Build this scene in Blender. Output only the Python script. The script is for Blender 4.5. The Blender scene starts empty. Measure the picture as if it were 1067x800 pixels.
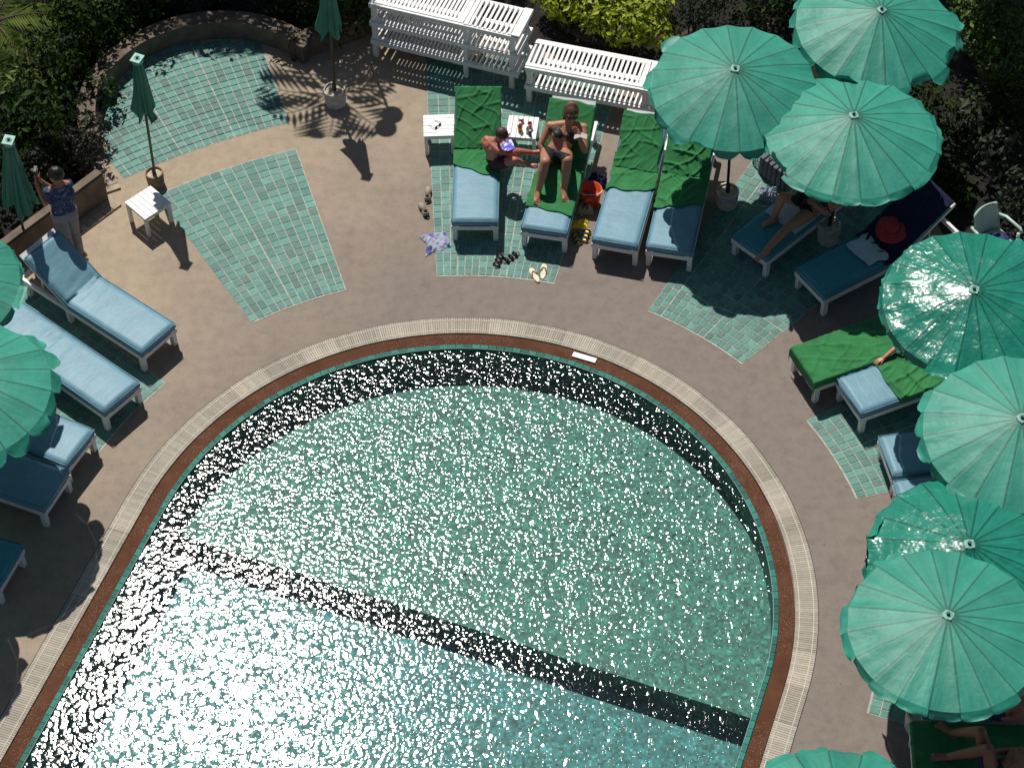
import bpy, bmesh, math, random
from mathutils import Vector, Matrix, Quaternion, noise
R = math.radians
PI = math.pi
rnd = random.Random(7)

# ------------------------------------------------------------------ camera, sky, sun, exposure
sc = bpy.context.scene
COL = sc.collection
CAM_H, CAM_F, PITCH, ROLL = 20.0, 2200.0, R(51.012), R(-1.246)
FW = Vector((0, math.cos(PITCH), -math.sin(PITCH)))
UPV = Vector((0, math.sin(PITCH), math.cos(PITCH)))
RT = Vector((1, 0, 0))
cr, sr = math.cos(ROLL), math.sin(ROLL)
CX, CY, CZ = cr * RT + sr * UPV, -sr * RT + cr * UPV, -FW
cam = bpy.data.cameras.new('camera'); camo = bpy.data.objects.new('camera', cam); COL.objects.link(camo)
camo.matrix_world = Matrix(((CX.x, CY.x, CZ.x, 0), (CX.y, CY.y, CZ.y, 0), (CX.z, CY.z, CZ.z, CAM_H), (0, 0, 0, 1)))
cam.sensor_width = 36; cam.lens = CAM_F / 1067 * 36; cam.clip_start = 0.1; cam.clip_end = 1000
sc.camera = camo

def G(px, py, z=0.0):
    """measured point of the 1067x800 photograph -> world point at height z"""
    x = (px - 533.5) / CAM_F; y = -(py - 400) / CAM_F
    d = CX * x + CY * y + FW
    t = (CAM_H - z) / -d.z
    return Vector((d.x * t, d.y * t, z))

SUN_EL, SUN_AZ = R(58.5), R(-16.5)            # azimuth from +Y, positive to +X
w = bpy.data.worlds.new('World'); sc.world = w; w.use_nodes = True
nt = w.node_tree; bg = nt.nodes['Background']
sky = nt.nodes.new('ShaderNodeTexSky'); sky.sky_type = 'NISHITA'; sky.sun_disc = False
sky.sun_elevation = SUN_EL; sky.sun_rotation = SUN_AZ
nt.links.new(sky.outputs[0], bg.inputs[0]); bg.inputs[1].default_value = 0.05
sun = bpy.data.lights.new('sun', 'SUN'); suno = bpy.data.objects.new('sun', sun); COL.objects.link(suno)
sun.energy = 4.6; sun.angle = R(0.53); sun.color = (1.0, 0.96, 0.9)
sdir = Vector((math.sin(SUN_AZ) * math.cos(SUN_EL), math.cos(SUN_AZ) * math.cos(SUN_EL), math.sin(SUN_EL)))
suno.rotation_euler = sdir.to_track_quat('Z', 'Y').to_euler(); suno.location = sdir * 60
sc.view_settings.view_transform = 'Standard'; sc.view_settings.look = 'None'
sc.view_settings.gamma = 1; sc.view_settings.use_curve_mapping = False; sc.view_settings.exposure = 0.0
sc.cycles.use_denoising = True
sc.cycles.max_bounces = 6; sc.cycles.transparent_max_bounces = 12
sc.cycles.sample_clamp_indirect = 4

# ------------------------------------------------------------------ helpers
def link(o, parent=None):
    COL.objects.link(o)
    if parent is not None: o.parent = parent
    return o

def tag(o, label=None, cat=None, group=None, kind=None):
    if label: o['label'] = label
    if cat: o['category'] = cat
    if group: o['group'] = group
    if kind: o['kind'] = kind
    return o

def empty(name, loc=(0, 0, 0), rz=0.0):
    o = bpy.data.objects.new(name, None); o.empty_display_size = 0.2
    o.location = loc; o.rotation_euler = (0, 0, rz)
    return link(o)

class MB:
    """collects shapes, builds one mesh object"""
    def __init__(s): s.v = []; s.f = []; s.uv = []; s.col = []
    def add(s, vs, fs, uv=None, col=None):
        n = len(s.v); s.v += [tuple(v) for v in vs]; s.f += [tuple(i + n for i in f) for f in fs]
        s.uv += uv if uv else [(0, 0)] * len(vs)
        s.col += [col if col else (1, 1, 1, 1)] * len(fs)
    def box(s, c, d, rot=None, col=None, taper=1.0):
        x, y, z = d[0] / 2, d[1] / 2, d[2] / 2; c = Vector(c); vs = []
        for zz in (-1, 1):
            k = taper if zz > 0 else 1.0
            for a, b in ((-1, -1), (1, -1), (1, 1), (-1, 1)):
                p = Vector((a * x * k, b * y * k, zz * z))
                if rot is not None: p = rot @ p
                vs.append(c + p)
        s.add(vs, [(0, 3, 2, 1), (4, 5, 6, 7), (0, 1, 5, 4), (1, 2, 6, 5), (2, 3, 7, 6), (3, 0, 4, 7)], None, col)
    def tube(s, a, b, r0, r1=None, n=8, caps=True):
        a, b = Vector(a), Vector(b); r1 = r0 if r1 is None else r1
        q = (b - a).to_track_quat('Z', 'Y'); vs = []
        for p, r in ((a, r0), (b, r1)):
            for i in range(n):
                t = 2 * PI * i / n; vs.append(p + q @ Vector((r * math.cos(t), r * math.sin(t), 0)))
        fs = [(i, (i + 1) % n, n + (i + 1) % n, n + i) for i in range(n)]
        if caps: fs += [tuple(range(n - 1, -1, -1)), tuple(range(n, 2 * n))]
        s.add(vs, fs)
    def path(s, pts, rs, n=7):
        pts = [Vector(p) for p in pts]; vs = []; fs = []
        if not isinstance(rs, (list, tuple)): rs = [rs] * len(pts)
        for k, p in enumerate(pts):
            d = pts[min(k + 1, len(pts) - 1)] - pts[max(k - 1, 0)]
            q = d.to_track_quat('Z', 'Y')
            for i in range(n):
                t = 2 * PI * i / n; vs.append(p + q @ Vector((rs[k] * math.cos(t), rs[k] * math.sin(t), 0)))
        for k in range(len(pts) - 1):
            for i in range(n):
                fs.append((k * n + i, k * n + (i + 1) % n, (k + 1) * n + (i + 1) % n, (k + 1) * n + i))
        fs += [tuple(range(n - 1, -1, -1)), tuple(range((len(pts) - 1) * n, len(pts) * n))]
        s.add(vs, fs)
    def lathe(s, c, prof, n=24):
        c = Vector(c); vs = []; fs = []
        for r, z in prof:
            for i in range(n):
                t = 2 * PI * i / n; vs.append(c + Vector((r * math.cos(t), r * math.sin(t), z)))
        for k in range(len(prof) - 1):
            for i in range(n):
                fs.append((k * n + i, k * n + (i + 1) % n, (k + 1) * n + (i + 1) % n, (k + 1) * n + i))
        s.add(vs, fs)
    def ball(s, c, r, rot=None, nu=14, nv=9, f=None):
        c = Vector(c); r = r if isinstance(r, (tuple, list, Vector)) else (r, r, r)
        vs = []; fs = []
        for j in range(nv + 1):
            ph = PI * j / nv
            for i in range(nu):
                th = 2 * PI * i / nu
                p = Vector((r[0] * math.sin(ph) * math.cos(th), r[1] * math.sin(ph) * math.sin(th), r[2] * math.cos(ph)))
                if rot is not None: p = rot @ p
                vs.append(c + p)
        for j in range(nv):
            for i in range(nu):
                fs.append((j * nu + i, (j + 1) * nu + i, (j + 1) * nu + (i + 1) % nu, j * nu + (i + 1) % nu))
        s.add(vs, fs)
    def mesh(s, name, smooth=False, merge=False):
        me = bpy.data.meshes.new(name); me.from_pydata(s.v, [], s.f)
        ul = me.uv_layers.new(name='UVMap')
        ca = me.color_attributes.new('tint', 'FLOAT_COLOR', 'CORNER')
        li = [0] * len(me.loops); me.loops.foreach_get('vertex_index', li)
        uvs = []
        for i in li: uvs += s.uv[i]
        me.uv_layers['UVMap'].data.foreach_set('uv', uvs)
        ca = me.color_attributes['tint']
        cs = []
        for p, c in zip(me.polygons, s.col): cs += list(c) * p.loop_total
        ca.data.foreach_set('color', cs)
        if merge:
            bm = bmesh.new(); bm.from_mesh(me); bmesh.ops.remove_doubles(bm, verts=bm.verts, dist=1e-5); bm.to_mesh(me); bm.free()
        if smooth: me.polygons.foreach_set('use_smooth', [True] * len(me.polygons))
        me.update()
        return me
    def build(s, name, mat, parent=None, smooth=False, bevel=0.0, merge=False):
        me = s.mesh(name, smooth, merge); me.materials.append(mat)
        o = link(bpy.data.objects.new(name, me), parent)
        if bevel:
            m = o.modifiers.new('bevel', 'BEVEL'); m.width = bevel; m.segments = 2; m.limit_method = 'ANGLE'
        return o

# ------------------------------------------------------------------ materials
class NT:
    def __init__(s, name):
        s.m = bpy.data.materials.new(name); s.m.use_nodes = True; s.t = s.m.node_tree
        s.b = s.t.nodes['Principled BSDF']; s.out = s.t.nodes['Material Output']
    def n(s, typ, **k):
        o = s.t.nodes.new('ShaderNode' + typ)
        for a, v in k.items():
            if a.startswith('i_'):
                key = a[2:]; key = int(key) if key.isdigit() else key.replace('_', ' ')
                s.set(o.inputs[key], v)
            else: setattr(o, a, v)
        return o
    def set(s, inp, v):
        if isinstance(v, bpy.types.NodeSocket): s.t.links.new(v, inp)
        else: inp.default_value = v
    def mix(s, f, a, b, mode='MIX'):
        o = s.t.nodes.new('ShaderNodeMix'); o.data_type = 'RGBA'; o.blend_type = mode
        s.set(o.inputs[0], f); s.set(o.inputs[6], a); s.set(o.inputs[7], b); return o.outputs[2]
    def math(s, op, a, b=0.0, c=None):
        o = s.t.nodes.new('ShaderNodeMath'); o.operation = op
        s.set(o.inputs[0], a); s.set(o.inputs[1], b)
        if c is not None: s.set(o.inputs[2], c)
        return o.outputs[0]
    def ramp(s, f, stops):
        o = s.t.nodes.new('ShaderNodeValToRGB'); s.set(o.inputs[0], f); e = o.color_ramp.elements
        while len(e) < len(stops): e.new(0.5)
        for el, (p, c) in zip(e, stops): el.position = p; el.color = c if len(c) == 4 else (*c, 1)
        return o.outputs[0]
    def noise(s, scale, vec=None, detail=3, rough=0.55):
        o = s.n('TexNoise'); o.inputs['Scale'].default_value = scale; o.inputs['Detail'].default_value = detail
        o.inputs['Roughness'].default_value = rough
        if vec is not None: s.set(o.inputs['Vector'], vec)
        return o.outputs[0]
    def coord(s, which='Object'): return s.n('TexCoord').outputs[which]
    def pos(s): return s.n('NewGeometry').outputs['Position']
    def bump(s, h, strength=0.3, dist=0.01):
        o = s.n('Bump'); o.inputs['Strength'].default_value = strength; o.inputs['Distance'].default_value = dist
        s.set(o.inputs['Height'], h); s.set(s.b.inputs['Normal'], o.outputs[0]); return o.outputs[0]

def c4(c): return (c[0], c[1], c[2], 1)
def simple(name, col, rough=0.6, var=0.12, scale=8, bump=0.0, bscale=40, spec=0.5, metallic=0, bdist=0.004):
    k = NT(name); co = k.coord()
    f = k.noise(scale, co, 4)
    a = tuple(min(1, c * (1 + var)) for c in col); b = tuple(c * (1 - var * 1.6) for c in col)
    k.set(k.b.inputs['Base Color'], k.ramp(f, [(0.3, b), (0.7, a)]))
    k.b.inputs['Roughness'].default_value = rough; k.b.inputs['Specular IOR Level'].default_value = spec
    k.b.inputs['Metallic'].default_value = metallic
    if bump: k.bump(k.noise(bscale, co, 3), bump, bdist)
    return k.m

M = {}
# deck concrete: greyer and smoother by the pool, warmer sandy tone away from it
def mat_deck():
    k = NT('deck'); p = k.pos()
    d = k.n('VectorMath', operation='DISTANCE'); k.set(d.inputs[0], p); d.inputs[1].default_value = (-0.71, 13.18, 0)
    sep = k.n('SeparateXYZ'); k.set(sep.inputs[0], p)
    n1 = k.noise(0.9, p, 5, 0.6); n2 = k.noise(7, p, 4, 0.65); n3 = k.noise(90, p, 2)
    # warm area lies away from the pool, mostly on the left
    a = k.math('MULTIPLY_ADD', sep.outputs[0], -0.16, -0.10)
    b = k.math('MULTIPLY_ADD', d.outputs['Value'], 0.22, -1.12)
    f = k.math('ADD', k.math('ADD', a, b), k.math('MULTIPLY_ADD', n1, 0.9, -0.45))
    f = k.math('MINIMUM', k.math('MAXIMUM', f, 0.0), 1.0)
    base = k.mix(f, c4((0.205, 0.165, 0.138)), c4((0.365, 0.285, 0.195)))
    st = k.ramp(n2, [(0.25, (0.80, 0.79, 0.78)), (0.55, (1, 1, 1)), (0.8, (1.08, 1.07, 1.06))])
    base = k.mix(1.0, base, st, 'MULTIPLY')
    sp = k.ramp(n3, [(0.3, (0.82, 0.82, 0.82)), (0.6, (1.06, 1.06, 1.06))])
    base = k.mix(1.0, base, sp, 'MULTIPLY')
    v = k.n('TexVoronoi'); v.inputs['Scale'].default_value = 1.9; k.set(v.inputs['Vector'], p)
    spot = k.ramp(v.outputs['Distance'], [(0.02, (0.6, 0.58, 0.55)), (0.045, (1, 1, 1))])
    base = k.mix(0.8, base, spot, 'MULTIPLY')
    n4 = k.noise(2.6, p, 6, 0.7)
    base = k.mix(0.3, base, k.ramp(n4, [(0.38, (0.78, 0.77, 0.76)), (0.5, (1, 1, 1)), (0.66, (1.1, 1.09, 1.07))]), 'MULTIPLY')
    k.set(k.b.inputs['Base Color'], base); k.b.inputs['Roughness'].default_value = 0.8
    k.bump(k.math('ADD', n3, n2), 0.4, 0.004)
    return k.m
M['deck'] = mat_deck()

def mat_tint(name, rough, var=0.25, scale=30, bump=0.2, coat=0):
    k = NT(name); a = k.n('VertexColor'); a.layer_name = 'tint'; p = k.pos()
    n = k.noise(scale, p, 4, 0.6); n2 = k.noise(2.2, p, 3)
    c = k.mix(1.0, a.outputs[0], k.ramp(n, [(0.25, (1 - var,) * 3), (0.75, (1 + var * 0.6,) * 3)]), 'MULTIPLY')
    c = k.mix(1.0, c, k.ramp(n2, [(0.3, (0.84, 0.87, 0.86)), (0.7, (1.08, 1.05, 1.02))]), 'MULTIPLY')
    k.set(k.b.inputs['Base Color'], c); k.b.inputs['Roughness'].default_value = rough
    k.b.inputs['Specular IOR Level'].default_value = 0.2
    if bump: k.bump(n, bump, 0.003)
    return k.m
M['tile'] = mat_tint('terrace_tile', 0.6)
M['grout'] = simple('grout', (0.38, 0.39, 0.32), 0.85, 0.2, 14, 0.3, 80)
M['brown'] = (lambda: None)
def mat_brown():
    k = NT('wet_brown_channel'); p = k.pos()
    n = k.noise(3, p, 5, 0.7); v = k.n('TexVoronoi'); v.inputs['Scale'].default_value = 55; k.set(v.inputs['Vector'], p)
    c = k.ramp(n, [(0.3, (0.075, 0.031, 0.016)), (0.7, (0.125, 0.055, 0.031))])
    sp = k.math('LESS_THAN', v.outputs['Distance'], 0.2)
    msk = k.math('GREATER_THAN', k.noise(1.6, p, 2), 0.47)
    sp = k.math('MULTIPLY', k.math('MULTIPLY', sp, msk), 0.6)
    c = k.mix(sp, c, c4((0.42, 0.33, 0.27)))
    k.set(k.b.inputs['Base Color'], c); k.b.inputs['Roughness'].default_value = 0.9; k.b.inputs['Specular IOR Level'].default_value = 0.1
    k.bump(k.noise(70, p, 3), 0.5, 0.004); return k.m
M['brown'] = mat_brown()
M['grate'] = mat_tint('overflow_grate', 0.7, 0.15, 25, 0.1)
M['dark_gap'] = simple('grate_gap', (0.20, 0.165, 0.13), 0.9, 0.2)

def mat_mosaic(name, tint):  # mixed-green mosaic; its strong light-dark mottling also paints in caustic light
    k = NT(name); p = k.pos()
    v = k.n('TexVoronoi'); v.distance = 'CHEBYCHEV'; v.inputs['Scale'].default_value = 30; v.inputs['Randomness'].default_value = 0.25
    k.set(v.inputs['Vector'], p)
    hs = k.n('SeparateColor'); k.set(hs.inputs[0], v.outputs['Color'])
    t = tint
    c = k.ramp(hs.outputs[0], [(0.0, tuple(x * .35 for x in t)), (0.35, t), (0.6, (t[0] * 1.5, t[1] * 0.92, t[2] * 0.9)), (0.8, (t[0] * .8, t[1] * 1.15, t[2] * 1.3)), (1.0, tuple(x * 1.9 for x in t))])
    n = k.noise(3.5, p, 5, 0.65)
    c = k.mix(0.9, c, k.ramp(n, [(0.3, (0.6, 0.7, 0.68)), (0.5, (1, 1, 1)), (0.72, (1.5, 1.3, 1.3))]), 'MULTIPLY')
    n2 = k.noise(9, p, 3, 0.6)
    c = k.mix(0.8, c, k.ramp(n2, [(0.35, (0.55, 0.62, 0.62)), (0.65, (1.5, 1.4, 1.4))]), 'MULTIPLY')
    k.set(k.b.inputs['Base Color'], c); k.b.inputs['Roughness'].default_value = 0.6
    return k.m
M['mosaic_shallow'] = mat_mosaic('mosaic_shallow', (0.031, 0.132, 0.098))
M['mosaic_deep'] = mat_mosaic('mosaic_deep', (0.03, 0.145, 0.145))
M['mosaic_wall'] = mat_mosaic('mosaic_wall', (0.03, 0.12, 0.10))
M['rim'] = mat_tint('pool_rim_tile', 0.7)

def mat_water():
    k = NT('water'); t = k.t; t.nodes.remove(k.b); p = k.pos()
    mp = k.n('Mapping'); k.set(mp.inputs['Vector'], p); mp.inputs['Scale'].default_value = (1, 1, 0.0)
    P = mp.outputs[0]
    n1 = k.noise(20.0, P, 2, 0.5)
    n2 = k.noise(3.2, P, 2, 0.5)
    h = k.math('ADD', k.math('MULTIPLY', n1, WAVE_S), k.math('MULTIPLY', n2, WAVE_L))
    wp = k.n('VectorMath', operation='ADD'); k.set(wp.inputs[0], P)
    wn = k.n('TexNoise'); wn.inputs['Scale'].default_value = 5; wn.inputs['Detail'].default_value = 1; k.set(wn.inputs['Vector'], P)
    wm = k.n('VectorMath', operation='SCALE'); k.set(wm.inputs[0], wn.outputs['Color']); wm.inputs['Scale'].default_value = 0.10
    k.set(wp.inputs[1], wm.outputs[0])
    for sc_v, kk in ((14.0, WAVE_C), (21.0, WAVE_C * 0.45)):
        v = k.n('TexVoronoi', voronoi_dimensions='2D', feature='F1'); v.inputs['Scale'].default_value = sc_v; k.set(v.inputs['Vector'], wp.outputs[0])
        cs = k.n('SeparateColor'); k.set(cs.inputs[0], v.outputs['Color'])
        d2 = k.math('MULTIPLY', v.outputs['Distance'], v.outputs['Distance'])
        h = k.math('ADD', h, k.math('MULTIPLY', k.math('MULTIPLY', d2, k.math('MULTIPLY_ADD', cs.outputs[0], -1.0, -0.1)), kk))
    dt = k.n('VectorMath', operation='DOT_PRODUCT'); k.set(dt.inputs[0], P); dt.inputs[1].default_value = (math.cos(R(-112)), math.sin(R(-112)), 0)
    n9 = k.noise(0.7, P, 2, 0.5)
    c0 = -0.71 * math.cos(R(-112)) + 13.18 * math.sin(R(-112))
    mr = k.n('MapRange'); mr.interpolation_type = 'SMOOTHSTEP'; k.set(mr.inputs[0], k.math('ADD', dt.outputs['Value'], k.math('MULTIPLY_ADD', n9, 2.6, -1.3)))
    mr.inputs[1].default_value = c0 - 1.9; mr.inputs[2].default_value = c0 + 1.6; mr.inputs[3].default_value = 1.0; mr.inputs[4].default_value = 0.42
    bp = k.n('Bump'); k.set(bp.inputs['Strength'], 1.0); bp.inputs['Distance'].default_value = 1.0
    du = k.n('VectorMath', operation='DOT_PRODUCT'); k.set(du.inputs[0], P); du.inputs[1].default_value = (math.cos(R(-40)), math.sin(R(-40)), 0)
    u0 = -0.71 * math.cos(R(-40)) + 13.18 * math.sin(R(-40))
    m2 = k.n('MapRange'); m2.interpolation_type = 'SMOOTHSTEP'; k.set(m2.inputs[0], k.math('ADD', du.outputs['Value'], k.math('MULTIPLY_ADD', n9, 2.0, -1.0)))
    m2.inputs[1].default_value = u0 + 0.6; m2.inputs[2].default_value = u0 + 3.6; m2.inputs[3].default_value = 1.0; m2.inputs[4].default_value = 0.58
    h = k.math('MULTIPLY', k.math('MULTIPLY', h, mr.outputs[0]), m2.outputs[0])
    k.set(bp.inputs['Height'], h); N = bp.outputs[0]
    fr = k.n('Fresnel'); fr.inputs['IOR'].default_value = 1.42; k.set(fr.inputs['Normal'], N)
    gl = k.n('BsdfGlossy', distribution='BECKMANN'); gl.inputs['Roughness'].default_value = WATER_R; gl.inputs['Color'].default_value = (1, 1, 1, 1); k.set(gl.inputs['Normal'], N)
    tr = k.n('BsdfTransparent'); tr.inputs['Color'].default_value = (0.80, 0.965, 0.945, 1)
    mx = k.n('MixShader'); k.set(mx.inputs[0], fr.outputs[0]); k.set(mx.inputs[1], tr.outputs[0]); k.set(mx.inputs[2], gl.outputs[0])
    k.set(k.out.inputs['Surface'], mx.outputs[0]); return k.m
WAVE_S, WAVE_L, WAVE_C, WATER_R = 0.0022, 0.0075, 0.0113, 0.14
M['water'] = mat_water()

def mat_canopy(name, col, rough, wr, coat=0.0):
    k = NT(name); uv = k.n('UVMap').outputs[0]; sep = k.n('SeparateXYZ'); k.set(sep.inputs[0], uv)
    fr = k.math('FRACT', sep.outputs[0])
    edge = k.math('MINIMUM', fr, k.math('SUBTRACT', 1.0, fr))           # distance to the seam in panel units
    wdt = k.math('MULTIPLY', edge, k.math('MAXIMUM', sep.outputs[1], 0.05))
    seam = k.math('LESS_THAN', wdt, 0.032)
    co = k.coord(); n = k.noise(2.5, co, 4, 0.6)
    idx = k.math('FLOOR', sep.outputs[0]); wn = k.n('TexWhiteNoise', noise_dimensions='1D'); k.set(wn.inputs['W'], idx)
    c = k.ramp(n, [(0.3, tuple(x * .88 for x in col)), (0.7, tuple(x * 1.1 for x in col))])
    pn = k.math('MULTIPLY_ADD', wn.outputs[0], 0.16, 0.92)
    cc = k.n('CombineXYZ'); [k.set(cc.inputs[i], pn) for i in range(3)]
    c = k.mix(1.0, c, cc.outputs[0], 'MULTIPLY')
    oi = k.n('ObjectInfo'); rv = k.math('MULTIPLY_ADD', oi.outputs['Random'], 0.22, 0.89)
    c2 = k.n('CombineXYZ'); k.set(c2.inputs[0], k.math('MULTIPLY', rv, rv)); k.set(c2.inputs[1], rv); k.set(c2.inputs[2], rv); c = k.mix(1.0, c, c2.outputs[0], 'MULTIPLY')
    rs = k.n('CombineXYZ'); k.set(rs.inputs[0], k.math('MULTIPLY', sep.outputs[0], 3.0)); k.set(rs.inputs[1], k.math('MULTIPLY', sep.outputs[1], 1.2)); k.set(rs.inputs[2], oi.outputs['Random'])
    c = k.mix(0.8, c, k.ramp(k.noise(1.2, rs.outputs[0], 5, 0.65), [(0.32, (0.80, 0.84, 0.84)), (0.5, (1, 1, 1)), (0.7, (1.35, 1.12, 1.12))]), 'MULTIPLY')
    faded = k.noise(14, co, 5, 0.7)
    c = k.mix(k.math('MULTIPLY', k.math('GREATER_THAN', faded, 0.72), 0.25), c, c4((0.35, 0.5, 0.42)))
    c = k.mix(k.math('MULTIPLY', seam, 0.62), c, c4(tuple(x * 0.22 for x in col)))
    k.set(k.b.inputs['Base Color'], c); k.b.inputs['Roughness'].default_value = rough
    k.b.inputs['Coat Weight'].default_value = coat; k.b.inputs['Coat Roughness'].default_value = 0.12
    # radial creases between the ribs, and loose wrinkles
    sv = k.n('CombineXYZ'); k.set(sv.inputs[0], k.math('MULTIPLY', sep.outputs[0], 1.6)); k.set(sv.inputs[1], k.math('MULTIPLY', sep.outputs[1], 1.3))
    w1 = k.noise(1.7, sv.outputs[0], 3, 0.5); w2 = k.noise(4.0, co, 3, 0.5)
    h = k.math('ADD', k.math('MULTIPLY', k.math('MULTIPLY', w1, sep.outputs[1]), 0.6), k.math('MULTIPLY', w2, 0.8))
    nb = k.bump(h, 1.0, wr)
    tl = k.n('BsdfTranslucent'); k.set(tl.inputs['Color'], c); k.set(tl.inputs['Normal'], nb)
    mx = k.n('MixShader'); mx.inputs[0].default_value = 0.11; k.set(mx.inputs[1], k.b.outputs[0]); k.set(mx.inputs[2], tl.outputs[0])
    k.set(k.out.inputs['Surface'], mx.outputs[0]); return k.m
TEAL = (0.027, 0.262, 0.185)
M['canopy'] = mat_canopy('canopy_cloth', TEAL, 0.52, 0.018, 0.0)
M['canopy_gloss'] = mat_canopy('canopy_plastic', (0.014, 0.215, 0.145), 0.26, 0.05, 0.6)
M['canopy_folded'] = mat_canopy('canopy_folded', (0.02, 0.20, 0.14), 0.45, 0.01)
M['cap'] = simple('umbrella_cap', (0.16, 0.40, 0.32), 0.5)
M['black'] = simple('black_plastic', (0.012, 0.012, 0.014), 0.5)
M['pole'] = simple('pole_dark_metal', (0.05, 0.035, 0.025), 0.4, 0.3)
M['pot'] = simple('umbrella_pot_concrete', (0.55, 0.52, 0.47), 0.8, 0.2, 12, 0.3, 60)
M['pot_brown'] = simple('pot_weathered_brown', (0.22, 0.14, 0.09), 0.85, 0.25, 12, 0.3, 60)
M['pot_sand'] = simple('pot_sand', (0.50, 0.42, 0.30), 0.95, 0.25, 20, 0.5, 90)
M['white'] = simple('white_painted_wood', (0.74, 0.73, 0.71), 0.45, 0.07, 9, 0.15, 60)

def mat_vinyl(name, col, rough=0.38):
    k = NT(name); co = k.coord(); n = k.noise(3, co, 4, 0.6)
    n5 = k.noise(22, co, 5, 0.7)
    c = k.ramp(n, [(0.3, tuple(x * .9 for x in col)), (0.7, tuple(min(1, x * 1.08) for x in col))])
    c = k.mix(0.5, c, k.ramp(n5, [(0.35, (0.86, 0.86, 0.85)), (0.6, (1.05, 1.05, 1.05))]), 'MULTIPLY')
    k.set(k.b.inputs['Base Color'], c); k.b.inputs['Roughness'].default_value = rough
    mp = k.n('Mapping'); k.set(mp.inputs['Vector'], co); mp.inputs['Scale'].default_value = (7, 2.2, 4)
    k.bump(k.noise(1.6, mp.outputs[0], 4, 0.55), 0.8, 0.010); k.b.inputs['Specular IOR Level'].default_value = 0.25; return k.m
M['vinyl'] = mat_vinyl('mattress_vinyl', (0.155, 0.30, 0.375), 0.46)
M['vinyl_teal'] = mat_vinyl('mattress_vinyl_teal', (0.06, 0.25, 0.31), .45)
def mat_towel(name, col):
    k = NT(name); co = k.coord(); n = k.noise(5, co, 4)
    k.set(k.b.inputs['Base Color'], k.ramp(n, [(0.3, tuple(x * .8 for x in col)), (0.7, tuple(x * 1.15 for x in col))]))
    k.b.inputs['Roughness'].default_value = 0.95; k.b.inputs['Sheen Weight'].default_value = 0.1
    k.b.inputs['Specular IOR Level'].default_value = 0.15
    k.bump(k.noise(220, co, 2), 0.6, 0.004); return k.m
M['towel'] = mat_towel('green_towel', (0.036, 0.185, 0.062))
M['towel_navy'] = mat_towel('navy_towel', (0.012, 0.017, 0.05))
M['towel_white'] = mat_towel('white_towel', (0.55, 0.56, 0.6))

def mat_leaf(name, c1, c2, rough=0.5, trans=0.25, spec=0.25):
    k = NT(name); a = k.n('VertexColor'); a.layer_name = 'tint'
    s = k.n('SeparateColor'); k.set(s.inputs[0], a.outputs[0])
    c = k.mix(s.outputs[0], c4(c1), c4(c2))
    k.set(k.b.inputs['Base Color'], c); k.b.inputs['Roughness'].default_value = rough; k.b.inputs['Specular IOR Level'].default_value = spec
    tl = k.n('BsdfTranslucent'); k.set(tl.inputs['Color'], c)
    mx = k.n('MixShader'); mx.inputs[0].default_value = trans; k.set(mx.inputs[1], k.b.outputs[0]); k.set(mx.inputs[2], tl.outputs[0])
    k.set(k.out.inputs['Surface'], mx.outputs[0]); return k.m
M['leaf_yellow'] = mat_leaf('leaf_yellow_green', (0.12, 0.19, 0.015), (0.42, 0.46, 0.03))
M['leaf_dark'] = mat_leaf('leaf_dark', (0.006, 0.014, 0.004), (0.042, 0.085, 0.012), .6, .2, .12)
M['leaf_mid'] = mat_leaf('leaf_mid', (0.018, 0.045, 0.010), (0.13, 0.20, 0.03))
M['leaf_grey'] = mat_leaf('leaf_grey', (0.012, 0.016, 0.012), (0.085, 0.11, 0.06), .6, .2, .15)
M['leaf_purple'] = mat_leaf('leaf_purple', (0.010, 0.009, 0.009), (0.075, 0.075, 0.05), .6, .2, .2)
M['leaf_palm'] = mat_leaf('leaf_palm', (0.05, 0.10, 0.02), (0.24, 0.30, 0.07))
M['bark'] = simple('bark', (0.09, 0.065, 0.045), 0.9, 0.3, 20, 0.8, 40)
M['soil'] = simple('soil', (0.013, 0.010, 0.007), 0.95, 0.4, 9, 0.8, 50, bdist=0.02)
M['curb'] = simple('brown_plaster_wall', (0.155, 0.115, 0.08), 0.85, 0.25, 5, 0.4, 60)
M['stone'] = simple('border_stone', (0.36, 0.29, 0.21), 0.85, 0.25, 8, 0.4, 60)
M['hair_brown'] = simple('hair_brown', (0.055, 0.028, 0.014), 0.5, 0.4, 30, 0.8, 120)
M['hair_light'] = simple('hair_light_brown', (0.13, 0.07, 0.035), 0.5, 0.4, 30, 0.8, 120)
M['hair_dark'] = simple('hair_dark', (0.008, 0.006, 0.005), 0.4, 0.3, 30, 0.8, 120)
def mat_skin(name, col):
    k = NT(name); co = k.coord(); n = k.noise(9, co, 4)
    k.set(k.b.inputs['Base Color'], k.ramp(n, [(0.3, tuple(x * .9 for x in col)), (0.7, tuple(x * 1.08 for x in col))]))
    k.b.inputs['Roughness'].default_value = 0.5; k.b.inputs['Subsurface Weight'].default_value = 0.0
    k.bump(k.noise(160, co, 3), 0.2, 0.002); return k.m
M['skin'] = mat_skin('skin_tanned', (0.40, 0.185, 0.105))
M['skin_dark'] = mat_skin('skin_deep_tan', (0.24, 0.11, 0.065))
M['skin_red'] = mat_skin('skin_sunburnt', (0.47, 0.165, 0.11))
M['bikini'] = simple('black_bikini', (0.01, 0.011, 0.016), 0.6)
M['shorts'] = simple('dark_red_shorts', (0.05, 0.012, 0.02), 0.8)
M['trousers'] = simple('pale_trousers', (0.27, 0.25, 0.27), 0.85, 0.1, 5)
M['orange'] = simple('orange_plastic', (0.62, 0.075, 0.015), 0.4)
M['beige_cloth'] = simple('beige_canvas', (0.32, 0.28, 0.21), 0.9)
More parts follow.
